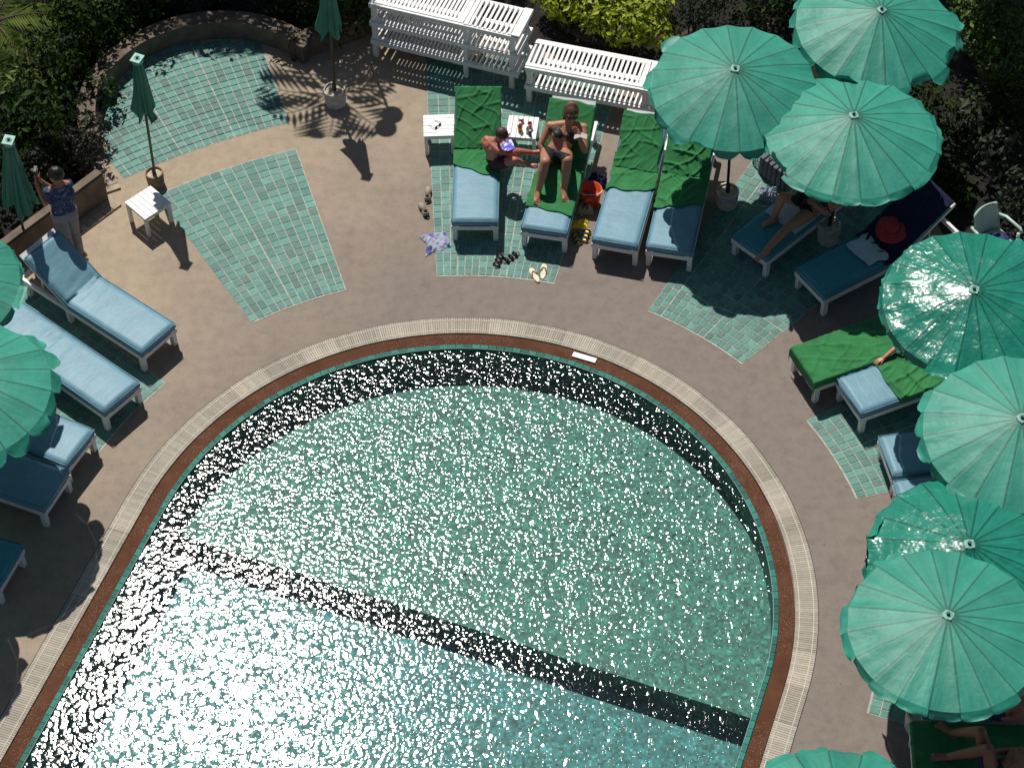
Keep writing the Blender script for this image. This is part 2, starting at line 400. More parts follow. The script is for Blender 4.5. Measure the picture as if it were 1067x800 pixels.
M['yellow'] = simple('yellow_rubber', (0.75, 0.62, 0.02), 0.45)
M['beige_leather'] = simple('beige_leather', (0.34, 0.27, 0.21), 0.7, 0.2, 20)
M['cream'] = simple('cream_sandal', (0.72, 0.60, 0.42), 0.6)
M['tan_strap'] = simple('tan_strap', (0.35, 0.17, 0.08), 0.6)
M['red'] = simple('red_cloth', (0.42, 0.02, 0.03), 0.7, 0.15)
M['navy'] = simple('navy_cloth', (0.02, 0.025, 0.10), 0.8)
M['grey_bag'] = simple('grey_ribbed_bag', (0.10, 0.105, 0.125), 0.7)
M['plastic_pale'] = simple('pale_green_plastic', (0.42, 0.56, 0.48), 0.35, 0.08)
M['paper'] = simple('paper', (0.42, 0.38, 0.35), 0.8, 0.1, 25)
M['globe'] = simple('lamp_globe', (0.6, 0.6, 0.58), 0.3)
def mat_pattern(name, stops, scale):
    k = NT(name); co = k.coord(); v = k.n('TexVoronoi'); v.inputs['Scale'].default_value = scale; k.set(v.inputs['Vector'], co)
    s = k.n('SeparateColor'); k.set(s.inputs[0], v.outputs['Color'])
    o = k.ramp(s.outputs[0], stops); o.node.color_ramp.interpolation = 'CONSTANT'
    k.set(k.b.inputs['Base Color'], o); k.b.inputs['Roughness'].default_value = 0.8; return k.m
M['shirt'] = mat_pattern('patterned_blue_shirt', [(0, (0.02, 0.035, 0.09)), (0.45, (0.05, 0.08, 0.17)), (0.78, (0.16, 0.20, 0.30)), (0.93, (0.22, 0.07, 0.08))], 30)
M['magazine'] = mat_pattern('magazine_print', [(0, (0.08, 0.10, 0.55)), (0.35, (0.7, 0.7, 0.85)), (0.7, (0.30, 0.22, 0.6))], 28)
M['bag_print'] = mat_pattern('grey_blue_cloth', [(0, (0.30, 0.32, 0.42)), (0.55, (0.36, 0.38, 0.46)), (0.8, (0.10, 0.11, 0.32))], 14)

# ------------------------------------------------------------------ ground, pool
C0 = Vector((-0.71, 13.18))
ANG = R(-20.3)                    # direction of the pool's diameter
def outline(r, length=9.0, n=72, zc=0.0, step=0.12):
    """half circle then two straight sides, as (point, cumulative length)"""
    d = Vector((math.cos(ANG - PI / 2), math.sin(ANG - PI / 2)))
    pts = []
    for i in range(n + 1):
        a = ANG + PI * i / n; pts.append(C0 + r * Vector((math.cos(a), math.sin(a))))
    L, Rr = pts[-1], pts[0]
    ns = 30
    left = [L + d * (length * k / ns) for k in range(1, ns + 1)]
    right = [Rr + d * (length * k / ns) for k in range(ns, 0, -1)]
    return right + pts + left      # open at the far end of the straight sides; closing edge there
def ring(mb, r0, z0, r1, z1, l0=9.0, l1=9.0, n=72, closed=True):
    a = outline(r0, l0, n); b = outline(r1, l1, n); m = len(a)
    vs = [(p.x, p.y, z0) for p in a] + [(p.x, p.y, z1) for p in b]
    fs = [(i, (i + 1) % m, m + (i + 1) % m, m + i) for i in range(m if closed else m - 1)]
    mb.add(vs, fs)
R_OUT, R_BRO, R_TEAL, R_WAT = 4.10, 3.835, 3.655, 3.600
def ol(r): return 9.0 + (r - R_WAT)

mb = MB()
m0 = outline(R_OUT + 0.002, ol(R_OUT)); n_ = len(m0); cc = C0 + Vector((-1.2, -3.2))
far = []
for p in m0:
    d = (p - cc).normalized(); far.append(cc + d * 260)
mid = [p + (p - cc).normalized() * 9 for p in m0]
vs = [(p.x, p.y, 0) for p in m0] + [(p.x, p.y, 0) for p in mid] + [(p.x, p.y, 0) for p in far]
fs = []
for k in (0, 1):
    fs += [(k * n_ + i, (k + 1) * n_ + i, (k + 1) * n_ + (i + 1) % n_, k * n_ + (i + 1) % n_) for i in range(n_)]
mb.add(vs, fs); tag(mb.build('ground', M['deck']), kind='structure')

# overflow grate: dark tray, pale cross slats, two long rails
mb = MB(); ring(mb, R_OUT + 0.002, 0.0, R_OUT, -0.05, ol(R_OUT), ol(R_OUT)); ring(mb, R_OUT, -0.035, R_BRO, -0.035, ol(R_OUT), ol(R_BRO))
ring(mb, R_BRO, -0.035, R_BRO - 0.004, -0.012, ol(R_BRO), ol(R_BRO))
tag(mb.build('gutter_floor', M['dark_gap']), kind='structure')
mb = MB()
def along(r, length, pitch):
    """points and outward normals along the open outline at radius r"""
    out = []; d = Vector((math.cos(ANG - PI / 2), math.sin(ANG - PI / 2))); u = Vector((math.cos(ANG), math.sin(ANG)))
    k = int(length / pitch)
    for i in range(k, 0, -1): out.append((C0 + u * r + d * (i - .5) * pitch, u))
    na = int(PI * r / pitch)
    for i in range(na):
        a = ANG + PI * (i + .5) / na; v = Vector((math.cos(a), math.sin(a))); out.append((C0 + v * r, v))
    for i in range(k): out.append((C0 - u * r + d * (i + .5) * pitch, -u))
    return out
rm = (R_OUT + R_BRO) / 2
for i, (p, nrm) in enumerate(along(rm, 9.0, 0.028)):
    a = math.atan2(nrm.y, nrm.x); rot = Matrix.Rotation(a, 3, 'Z')
    g = rnd.uniform(0.85, 1.05); seg = 0.93 + 0.12 * math.sin((i // 17) * 2.7)
    if i % 17 == 0: g *= 0.88
    g *= seg
    mb.box((p.x, p.y, -0.006), (R_OUT - R_BRO - 0.012, 0.0235, 0.018), rot, (0.47 * g, 0.42 * g, 0.35 * g, 1))
for rr in (R_OUT - 0.055, R_BRO + 0.05):
    pts = along(rr, 9.0, 0.12)
    for (p, nrm), (q, n2) in zip(pts[:-1], pts[1:]):
        m_ = (p + q) / 2; dd = (q - p); a = math.atan2(dd.y, dd.x)
        mb.box((m_.x, m_.y, 0.0035), (dd.length + 0.002, 0.012, 0.006), Matrix.Rotation(a, 3, 'Z'), (0.55, 0.49, 0.41, 1))
tag(mb.build('pool_coping', M['grate']), kind='structure')
mb = MB(); ring(mb, R_BRO - 0.003, -0.012, R_TEAL, -0.016, ol(R_BRO), ol(R_TEAL)); tag(mb.build('pool_channel_floor', M['brown']), kind='structure')
mb = MB()
pitch = 0.1
for zz, r0, r1 in ((-0.004, R_TEAL, R_WAT),):
    for (p, nrm) in along((r0 + r1) / 2, 9.0, pitch):
        a = math.atan2(nrm.y, nrm.x); g = rnd.uniform(0.6, 1.3)
        mb.box((p.x, p.y, -0.014), (r0 - r1 - 0.004, pitch - 0.006, 0.03), Matrix.Rotation(a, 3, 'Z'), (0.028 * g, 0.19 * g, 0.16 * g, 1))
for (p, nrm) in along(R_WAT - 0.003, 9.0, 0.1):
    mb.box((p.x, p.y, -0.012), (0.006, 0.098, 0.018), Matrix.Rotation(math.atan2(nrm.y, nrm.x), 3, 'Z'), (0.30, 0.38, 0.33, 1))
tag(mb.build('pool_rim_floor', M['rim']), kind='structure')
# pool shell
Z_W, Z_S, Z_D = -0.028, -0.43, -0.79
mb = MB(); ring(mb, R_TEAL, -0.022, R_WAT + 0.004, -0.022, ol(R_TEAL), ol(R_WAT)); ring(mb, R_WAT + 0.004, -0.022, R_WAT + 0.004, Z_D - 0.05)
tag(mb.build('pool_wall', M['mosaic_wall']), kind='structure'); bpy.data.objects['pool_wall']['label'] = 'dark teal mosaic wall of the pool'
STEP, SANG = 0.12, R(-22.0)
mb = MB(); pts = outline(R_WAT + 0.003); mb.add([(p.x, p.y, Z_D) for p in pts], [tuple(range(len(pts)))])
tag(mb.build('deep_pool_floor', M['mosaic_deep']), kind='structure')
sd_ = Vector((math.cos(SANG - PI / 2), math.sin(SANG - PI / 2))); S0 = C0 + sd_ * STEP
up_, cut = [], []
for a, b in zip(pts, pts[1:] + pts[:1]):
    da, db = (a - S0).dot(sd_), (b - S0).dot(sd_)
    if da <= 0: up_.append(a)
    if (da <= 0) != (db <= 0):
        q = a.lerp(b, da / (da - db)); up_.append(q); cut.append(q)
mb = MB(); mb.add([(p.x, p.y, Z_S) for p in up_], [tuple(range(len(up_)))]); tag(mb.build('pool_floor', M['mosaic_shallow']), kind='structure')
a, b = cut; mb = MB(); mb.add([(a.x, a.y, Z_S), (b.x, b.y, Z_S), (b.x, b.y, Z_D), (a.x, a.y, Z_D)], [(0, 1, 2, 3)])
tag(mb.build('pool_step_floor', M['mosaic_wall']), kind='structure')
mb = MB(); pts = outline(R_WAT + 0.002); mb.add([(p.x, p.y, Z_W) for p in pts], [tuple(range(len(pts)))])
tag(mb.build('water', M['water']), kind='structure')

# tile patches: annular sectors about the pool's centre, real tiles over grout
def sector(name, a0, a1, r0, r1, pitch=0.125, dbl=7, clip=None):
    mb = MB(); gb = MB()
    n = 16; vs = []
    for rr in (r0 - .012, r1 + .012):
        for i in range(n + 1):
            a = a0 + (a1 - a0) * i / n; vs.append((C0.x + rr * math.cos(a), C0.y + rr * math.sin(a), 0.004))
    fs = [(i, i + 1, n + 2 + i, n + 1 + i) for i in range(n)]
    if clip is None:
        gb.add(vs, fs)
    nr = max(1, round((r1 - r0) / pitch)); na = max(1, round((a1 - a0) * (r0 + r1) / 2 / pitch))
    for j in range(nr):
        ra, rb = r0 + (r1 - r0) * j / nr, r0 + (r1 - r0) * (j + 1) / nr
        for i in range(na):
            aa, ab = a0 + (a1 - a0) * i / na, a0 + (a1 - a0) * (i + 1) / na
            rc, ac = (ra + rb) / 2, (aa + ab) / 2
            p = C0 + rc * Vector((math.cos(ac), math.sin(ac)))
            if clip and not clip(p): continue
            g = 0.0064
            if clip:
                q = [(C0.x + r_ * math.cos(a_), C0.y + r_ * math.sin(a_), 0.004) for r_, a_ in ((ra - .004, aa), (rb + .004, aa), (rb + .004, ab), (ra - .004, ab))]
                gb.add(q, [(0, 3, 2, 1)])
            gi = g * (2.2 if i % dbl == 0 else 1); gj = g * (2.0 if j % 6 == 0 else 1)
            v = rnd.random(); s_ = rnd.uniform(0.82, 1.15)
            col = (0.118 * s_, 0.275 * s_, 0.235 * s_) if v < .6 else (0.11 * s_, 0.23 * s_, 0.205 * s_) if v < .85 else (0.13 * s_, 0.235 * s_, 0.21 * s_)
            z = 0.010 + rnd.uniform(-0.0015, 0.0015)
            q = []
            for r_, a_ in ((ra + gj, aa + gi / rc), (rb - g, aa + gi / rc), (rb - g, ab - g / rc), (ra + gj, ab - g / rc)):
                q.append((C0.x + r_ * math.cos(a_), C0.y + r_ * math.sin(a_)))
            lo = [(x, y, 0.0045) for x, y in q]; hi = [(x, y, z) for x, y in q]
            mb.add(lo + hi, [(7, 6, 5, 4), (0, 4, 5, 1), (1, 5, 6, 2), (2, 6, 7, 3), (3, 7, 4, 0)], None, (*col, 1))
    tag(gb.build(name + '_grout_floor', M['grout']), kind='structure'); tag(mb.build(name + '_tile_floor', M['tile']), kind='structure')
CB = Vector((-4.0, 21.0))      # centre of the round planter wall
sector('terrace', R(106.5), R(121.8), 4.80, 7.44)
sector('terrace', R(74.6), R(92.6), 4.80, 8.9)
sector('terrace', R(42.5), R(59.5), 4.80, 9.0)
sector('terrace', R(14.0), R(29.0), 4.84, 7.44)
sector('terrace', R(-20.5), R(-3), 4.77, 7.44)
sector('terrace', R(138.3), R(153.6), 4.72, 7.2)
sector('terrace', R(106.3), R(135), 7.96, 10.4, clip=lambda p: (p - CB).length < 1.52 or (p.y < CB.y - .1 and p.x > -5.11 - .35 * (p.y - 19.73) and p.x < -2.6))

# planting soil behind the walls and benches
def bed(name, pts, z=0.02):
    mb = MB(); mb.add([(x, y, z) for x, y in pts] + [(x, y, -0.05) for x, y in pts],
        [tuple(range(len(pts)))] + [(i + len(pts), (i + 1) % len(pts) + len(pts), (i + 1) % len(pts), i) for i in range(len(pts))])
    o = mb.build(name, M['soil']); tag(o, kind='structure'); return o
# ------------------------------------------------------------------ planter walls
def wall_run(name, pts, width, z0, z1, label, mat, cap=True):
    root = empty(name, (pts[0][0], pts[0][1], 0))
    tag(root, label, 'wall')
    P = [Vector((x - pts[0][0], y - pts[0][1])) for x, y in pts]
    def strip(w0, w1, za, zb):
        mb = MB(); vs = []
        for k, p in enumerate(P):
            d = (P[min(k + 1, len(P) - 1)] - P[max(0, k - 1)]).normalized(); nn = Vector((-d.y, d.x))
            for q, z in ((p + nn * w0, za), (p + nn * w1, za), (p + nn * w1, zb), (p + nn * w0, zb)):
                vs.append((q.x, q.y, z + 0.004 * noise.noise(Vector((q.x * 3, q.y * 3, z)))))
        fs = []
        for k in range(len(P) - 1):
            for i in range(4): fs.append((k * 4 + i, k * 4 + (i + 1) % 4, (k + 1) * 4 + (i + 1) % 4, (k + 1) * 4 + i))
        fs += [(3, 2, 1, 0), tuple((len(P) - 1) * 4 + i for i in range(4))]
        mb.add(vs, fs); return mb
    strip(0, width, z0, z1).build('wall_body', mat, root)
    if cap: strip(-0.015, width + 0.015, z1 + 0.002, z1 + 0.035).build('coping', mat, root)
    return root
arc = []
for i in range(33):
    a = R(205 - 166 * i / 32); arc.append((CB.x + 1.55 * math.cos(a), CB.y + 1.55 * math.sin(a)))
E_ = G(326, 58); E2 = G(390, 36)
wall_run('planter_wall', arc + [(E_.x, E_.y), (E2.x, E2.y), (E2.x + 1.4, E2.y - .25)], 0.22, 0, 0.28, 'low curved brown wall around the fan of teal tiles', M['curb'])
w0, w1 = G(113, 207), G(-30, 315)
wall_run('planter_wall', [(w0.x, w0.y), (w1.x, w1.y)], -0.14, 0, 0.44, 'straight brown planter wall behind the standing man', M['curb'])
# stone border in front of the straight wall
mb = MB(); a, b = G(124, 212), G(-20, 318); d = (b - a).normalized(); nn = Vector((-d.y, d.x, 0)); nst = 17; L = (b - a).length
for i in range(nst):
    c = a + d * (L * (i + .5) / nst); g = rnd.uniform(.8, 1.1)
    mb.box((c.x, c.y, 0.012), (L / nst - 0.012, 0.11, 0.03), Matrix.Rotation(math.atan2(d.y, d.x), 3, 'Z'))
tag(mb.build('border_stone_path', M['stone']), kind='structure')
mb = MB(); a, b = G(122, 200), G(98, 152); d = (b - a).normalized(); L = (b - a).length
for i in range(9):
    c = a + d * (L * (i + .5) / 9)
    mb.box((c.x - .05, c.y, 0.014), (L / 9 - 0.01, 0.22, 0.03), Matrix.Rotation(math.atan2(d.y, d.x), 3, 'Z'))
tag(mb.build('brick_edge_path', M['stone']), kind='structure')

bed('soil', [(-5.50, 19.62), (-5.62, 20.6), (-5.5, 21.6), (-4.9, 22.5), (-3.9, 22.85), (-3.1, 22.5), (-2.75, 22.25), (-2.2, 22.45), (-1.3, 22.75), (0, 22.4), (1.0, 21.95), (2.2, 21.55), (3.5, 21.45), (5.0, 21.3), (5.6, 20.6), (5.45, 19.2), (5.7, 18.0), (6.3, 16.9), (30, 15), (30, 45), (-30, 45), (-30, 16), (-7.2, 17.4)])

# ------------------------------------------------------------------ plants
def leafset(mb, centre, rad, n, size, aspect=0.45, shell=0.55, up=0.35, light=0.35, rr=None):
    rr = rr or rnd
    c = Vector(centre)
    for _ in range(n):
        while True:
            v = Vector((rr.uniform(-1, 1), rr.uniform(-1, 1), rr.uniform(-1, 1)))
            if shell < v.length < 1: break
        k = 1 + 0.22 * noise.noise(v * 2.3 + c)
        p = c + Vector((v.x * rad[0], v.y * rad[1], v.z * rad[2])) * k
        if p.z < 0.03: continue
        nrm = (v + Vector((rr.uniform(-1, 1), rr.uniform(-1, 1), rr.uniform(-1, 1))) * 0.8 + Vector((0, 0, up))).normalized()
        t = nrm.cross(Vector((rr.uniform(-1, 1), rr.uniform(-1, 1), rr.uniform(-1, 1)))).normalized(); b = nrm.cross(t)
        s = size * rr.uniform(0.6, 1.3); w_ = s * aspect
        s *= 1.7 if rr.random() < .10 else 1.0; w_ = s * aspect
        cl = min(1, max(0, rr.gauss(light, 0.28)))
        mb.add([p - t * s * .5, p - b * w_ * .5 + nrm * w_ * .12, p + t * s * .5, p + b * w_ * .5 + nrm * w_ * .12],
               [(0, 1, 2), (0, 2, 3)], None, (cl, cl, cl, 1))
def bush(label, blobs, mat, size, density=420, name='bush', cat='bush', aspect=.5, light=.35, group=None, stems=5, shell=.45):
    base = Vector(blobs[0][0]); base.z = 0
    root = empty(name, base); tag(root, label, cat, group)
    mb = MB()
    for c, r in blobs:
        area = (r[0] * r[1] + r[0] * r[2] + r[1] * r[2])
        leafset(mb, Vector(c) - base, r, int(density * area / max(size, .03) * .13), size, aspect, shell, light=light)
    mb.build('foliage', mat, root)
    st = MB()
    for c, r in blobs:
        for _ in range(stems):
            q = Vector(c) - base; e = q + Vector((rnd.uniform(-.5, .5) * r[0], rnd.uniform(-.5, .5) * r[1], rnd.uniform(0, .6) * r[2]))
            b0 = Vector((q.x * .7 + rnd.uniform(-.1, .1), q.y * .7 + rnd.uniform(-.1, .1), 0.0))
            st.path([(0, 0, 0.02), b0, (b0 + e) / 2 + Vector((rnd.uniform(-.08, .08), rnd.uniform(-.08, .08), 0.05)), e], [0.018, 0.018, 0.013, 0.006], 5)
    st.build('stem', M['bark'], root)
    return root
def frond(mb, st, base, az, length, rise, droop, leaf=.3, n=22, wid=.028, light=.5):
    pts = []; steps = 12
    for i in range(steps + 1):
        t = i / steps; d = length * t
        pts.append(Vector((base[0] + math.cos(az) * d * (1 - .12 * t), base[1] + math.sin(az) * d * (1 - .12 * t), base[2] + rise * t - droop * t * t)))
    st.path(pts, [.014 * (1 - .8 * i / steps) + .002 for i in range(steps + 1)], 5)
    for i in range(n):
        t = .12 + .88 * i / n; k = t * steps; a = int(k); fr = k - a
        p = pts[a].lerp(pts[min(a + 1, steps)], fr); dr = (pts[min(a + 1, steps)] - pts[a]).normalized()
        side = dr.cross(Vector((0, 0, 1))).normalized()
        for sgn in (-1, 1):
            ln = leaf * (0.55 + 0.9 * math.sin(PI * min(1, t * .9 + .08))) * rnd.uniform(.85, 1.1)
            dd = (side * sgn + dr * .75 + Vector((0, 0, -.35 + rnd.uniform(-.1, .1)))).normalized()
            e = p + dd * ln; m = p + dd * ln * .45 + Vector((0, 0, .02)); wv = dd.cross(Vector((0, 0, 1))).normalized() * wid * .5
            cl = min(1, max(0, rnd.gauss(light, .2)))
            mb.add([p, m - wv, e, m + wv], [(0, 1, 2), (0, 2, 3)], None, (cl, cl, cl, 1))
def palm(label, base, h, nf, length, mat, name='palm', leaf=.3, droop=.9, rise=.5, light=.5, wid=.028, n=22):
    root = empty(name, (base[0], base[1], 0)); tag(root, label, 'palm')
    mb = MB(); st = MB()
    for i in range(nf):
        az = 2 * PI * (i + rnd.uniform(-.25, .25)) / nf
        frond(mb, st, (0, 0, h), az, length * rnd.uniform(.8, 1.1), rise * rnd.uniform(.5, 1.3), droop * rnd.uniform(.8, 1.2), leaf, n, wid, light)
    mb.build('fronds', mat, root); st.build('frond_ribs', M['bark'], root)
    if h > .3:
        t = MB(); t.path([(0, 0, -.05), (.03, .02, h * .5), (0, 0, h)], [.09, .07, .055], 9); t.build('trunk', M['bark'], root, smooth=True)
    return root
def tree(label, base, h, crown_r, mat, n=5000, leaf=.13):
    root = empty('tree', (base[0], base[1], 0)); tag(root, label, 'tree')
    t = MB(); t.path([(0, 0, -.1), (.1, .05, h * .35), (-.05, .1, h * .7), (0, 0, h)], [.16, .13, .10, .05], 9)
    for i in range(7):
        a = 2 * PI * i / 7; t.path([(0, 0, h * .55 + .05 * i), (crown_r[0] * .4 * math.cos(a), crown_r[1] * .4 * math.sin(a), h * .8), (crown_r[0] * .75 * math.cos(a), crown_r[1] * .75 * math.sin(a), h + .1)], [.06, .04, .015], 6)
    t.build('trunk', M['bark'], root, smooth=True)
    mb = MB()
    for i in range(9):
        a = 2 * PI * i / 9; k = 0 if i == 0 else .58
        c = Vector((crown_r[0] * k * math.cos(a), crown_r[1] * k * math.sin(a), h + rnd.uniform(-.2, .4)))
        leafset(mb, c, (crown_r[0] * .5, crown_r[1] * .5, crown_r[2] * .7), n // 9, leaf, .5, .1)
    mb.build('crown', mat, root); return root

def at(px, py, z=0.0): return tuple(G(px, py, z))
# sunlit hedge behind the benches
hb = []
for px, py, z, r in ((590, 2, .55, .38), (625, 12, .6, .40), (655, 26, .6, .40), (682, 34, .5, .30), (640, -8, .75, .45), (600, -25, .7, .5), (675, 8, .7, .36), (575, -8, .45, .3)):
    hb.append((at(px, py, z), (r, r * .8, r * .8)))
bush('bright yellow green bush in full sun behind the white bench stacks', hb, M['leaf_yellow'], .085, 1000, light=.55, shell=.6)
bush('grey green fine leaved bush beside the yellow green one', [(at(700, 12, .55), (.36, .3, .35)), (at(730, 5, .6), (.36, .3, .35)), (at(745, -12, .6), (.4, .3, .4))], M['leaf_grey'], .055, 700, light=.45, shell=.55)
bush('almost black bush in deep shade above the first parasol', [(at(790, 5, .4), (.5, .35, .35)), (at(835, 5, .4), (.45, .35, .35))], M['leaf_dark'], .08, 500)
bush('olive green bush in the top right corner', [(at(1030, 25, .9), (.5, .5, .5)), (at(1055, 65, .8), (.5, .45, .45)), (at(1015, 5, .9), (.4, .4, .45)), (at(1075, 30, 1.0), (.5, .5, .5))], M['leaf_mid'], .075, 700, light=.5, shell=.55)
bush('shaded bush behind the big parasols', [(at(1030, 110, .5), (.45, .4, .4)), (at(1070, 120, .6), (.5, .45, .5))], M['leaf_dark'], .08, 600)
bush('grey leaved bush near the pale plastic chair', [(at(1045, 160, .5), (.35, .32, .38)), (at(1065, 200, .45), (.34, .34, .35)), (at(1015, 125, .5), (.28, .28, .3)), (at(1080, 235, .4), (.4, .4, .35))], M['leaf_grey'], .09, 620, light=.35, shell=.55)
bush('low dark bush in shade right of the topmost parasol', [(at(985, 118, .35), (.4, .35, .35)), (at(965, 92, .3), (.3, .3, .3))], M['leaf_dark'], .08, 520)
bush('low dark bush between the wide parasol and the plastic chair', [(at(985, 170, .3), (.32, .32, .3)), (at(1000, 200, .25), (.25, .25, .25))], M['leaf_dark'], .08, 520)
# top left planting
bush('dark green shrub at the foot of the curved wall', [(at(70, 60, .4), (.5, .45, .4)), (at(105, 95, .3), (.28, .28, .26))], M['leaf_dark'], .09, 600)
bush('deep shaded shrub in the middle of the top left bed', [(at(115, 22, .4), (.5, .42, .4)), (at(60, 18, .5), (.45, .4, .4))], M['leaf_dark'], .085, 600)
bush('purplish grey small leaved bush beside the folded parasol', [(at(85, 160, .35), (.33, .3, .33)), (at(60, 150, .35), (.3, .3, .33)), (at(98, 135, .3), (.22, .22, .26)), (at(38, 175, .3), (.25, .25, .3))], M['leaf_purple'], .065, 900, light=.45, shell=.55)
bush('upright broad leaved plant with lime green leaves by the purplish bush', [(at(50, 122, .75), (.13, .12, .22)), (at(58, 138, .6), (.12, .12, .15))], M['leaf_palm'], .20, 420, name='broadleaf_plant', cat='plant', aspect=.28, light=.8, shell=.1)
bush('scattered light green shrub at the far left edge', [(at(8, 88, .8), (.3, .25, .2)), (at(25, 78, .7), (.2, .2, .2))], M['leaf_palm'], .14, 200, aspect=.3, light=.4, shell=.2)
bush('light green broad leaved plant between the dark bushes', [(at(52, 125, .5), (.22, .2, .3)), (at(30, 95, .5), (.28, .25, .3))], M['leaf_mid'], .17, 420, name='broadleaf_plant', cat='plant', aspect=.3, light=.6, shell=.3)
bush('dark green bush at the left edge behind the folded parasol', [(at(10, 120, .45), (.4, .35, .4)), (at(-15, 165, .4), (.35, .3, .4)), (at(20, 205, .25), (.35, .25, .25)), (at(-20, 235, .25), (.3, .3, .25))], M['leaf_dark'], .09, 600)
palm('low palm with pale yellow green fronds in the top left corner', at(2, 58), .6, 12, 1.0, M['leaf_palm'], leaf=.26, droop=.5, rise=.45, light=.7, wid=.035)
palm('small dark green fan of fronds below the corner palm', at(38, 100), .5, 10, .6, M['leaf_palm'], leaf=.2, droop=.25, rise=.3, light=.55, wid=.03, n=14)
bush('dark plants behind the curved wall at the top', [(at(170, -5, .25), (.5, .3, .3)), (at(235, -18, .3), (.5, .3, .3)), (at(300, 2, .25), (.45, .3, .3))], M['leaf_dark'], .1, 480)
bush('dark bush with pale leaf tips beside the stacked white frames', [(at(365, 8, .35), (.32, .3, .35)), (at(325, 8, .3), (.32, .3, .3))], M['leaf_dark'], .09, 550, light=.6)
bush('small grey green plant with white tips at the end of the frames', [(at(380, 22, .22), (.13, .13, .2))], M['leaf_grey'], .07, 700, name='small_plant', cat='plant', light=.9, stems=3)
bush('small plant with bleached leaves on the curved wall', [(at(306, 38, .38), (.10, .09, .08))], M['leaf_grey'], .07, 600, name='small_plant', cat='plant', light=.9, stems=3)
for k, (a0, lb) in enumerate(((200, 'leafy dark bush behind the left end of the curved wall'), (172, 'dark bush overhanging the curved wall on its left side'), (146, 'dark bush overhanging the curved wall at its upper left'), (120, 'dark bush overhanging the top of the curved wall'), (94, 'dark bush overhanging the curved wall behind its highest point'), (68, 'dark bush overhanging the right part of the curved wall'), (42, 'dark bush at the right end of the curved wall'))):
    a = R(a0); x, y = CB.x + 2.12 * math.cos(a), CB.y + 2.12 * math.sin(a)
    bush(lb, [((x + .15 * math.cos(a), y + .15 * math.sin(a), .6), (.62, .55, .5)), ((x, y, 1.0), (.45, .42, .32))], M['leaf_dark'], .10, 330, light=.4, shell=.35)
# trees that stand beyond the frame and shade the beds
palm('tall slender palm beyond the top of the picture', (-3.05, 23.75), 4.0, 8, 1.15, M['leaf_dark'], leaf=.44, droop=.6, rise=.35, wid=.075, n=9)
palm('second tall palm beyond the top left', (-4.1, 25.5), 4.2, 10, 1.3, M['leaf_dark'], leaf=.36, droop=.8, rise=.3, wid=.045, n=16)
tree('broad dark tree beyond the top left corner', (-5.4, 27.3), 5.6, (2.6, 1.7, 1.2), M['leaf_dark'], 12000, .17)
tree('dark tree beyond the top of the picture', (-2.6, 27.3), 5.4, (2.2, 1.6, 1.1), M['leaf_dark'], 10000, .17)
tree('broad dark tree beyond the top right corner', (5.0, 27.0), 6.0, (2.6, 1.9, 1.3), M['leaf_dark'], 12000, .17)
tree('dark tree beyond the right edge of the picture', (7.0, 22.6), 4.7, (1.35, 1.9, 1.0), M['leaf_dark'], 10000, .17)

# ------------------------------------------------------------------ parasols
def canopy_mesh(rad=1.03, drop=.34, N=20, seed=0, gloss=False, flip=(), turn=0.0, flare=(), lobe=.10):
    rr = random.Random(seed); mb = MB(); NR, NS = 12, 6; n = N * NS; vs = []; uv = []
    rimw = [rr.uniform(-.012, .012) for _ in range(N)]
    for j in range(NR + 1):
        t = j / NR; r = .035 + (rad - .035) * t
        for i in range(n + 1):
            a = 2 * PI * i / n + turn; f = (i % NS) / NS; kk = (i // NS) % N
            sag = math.sin(PI * f)
            scal = 1 - .014 * sag * t                          # straight cloth edge between ribs
            z = -drop * (0.80 * t + 0.20 * t * t) - .018 * sag * t * t + rimw[kk] * t * t
            z += (0.024 if gloss else .008) * noise.noise(Vector((math.cos(a) * r * 3.5, math.sin(a) * r * 3.5, seed * 3.1))) * (t ** .5)
            vs.append((r * scal * math.cos(a), r * scal * math.sin(a), z)); uv.append((i / NS, t))
    fs = [(j * (n + 1) + i, (j + 1) * (n + 1) + i, (j + 1) * (n + 1) + i + 1, j * (n + 1) + i + 1) for j in range(NR) for i in range(n)]
    mb.add(vs, fs, uv)
    # valance flaps: one lobe per panel, some blown up over the edge
    fl = MB()
    for k in range(N):
        base = [vs[NR * (n + 1) + k * NS + i] for i in range(NS + 1)]
        ang = rr.uniform(-80, -62)
        if k in flip: ang = rr.uniform(20, 150)
        elif rr.random() < .12: ang = rr.uniform(-40, 5)
        if k in flare: ang = rr.uniform(-62, -22)
        q = []; u2 = []; H = lobe; m = 4
        for j in range(m + 1):
            for i, b in enumerate(base):
                fcur = math.sin(PI * i / NS) ** .6
                hgt = H * ((0.80 + .20 * fcur) if lobe < .12 else (.25 + .75 * fcur)) * j / m
                v = Vector((b[0], b[1], 0)); rd = v.normalized()
                an = R(ang) + .5 * (noise.noise(Vector((i * .5, j * .6, k * 7 + seed)))) * (j / m)
                p = Vector(b) + rd * (hgt * math.cos(an) + .001) + Vector((0, 0, hgt * math.sin(an) + (.004 if ang > 90 else 0)))
                q.append(p); u2.append((k + .25 + .5 * i / NS, 1))
        ff = [(j * (NS + 1) + i, (j + 1) * (NS + 1) + i, (j + 1) * (NS + 1) + i + 1, j * (NS + 1) + i + 1) for j in range(m) for i in range(NS)]
        fl.add(q, ff, u2)
    return mb, fl
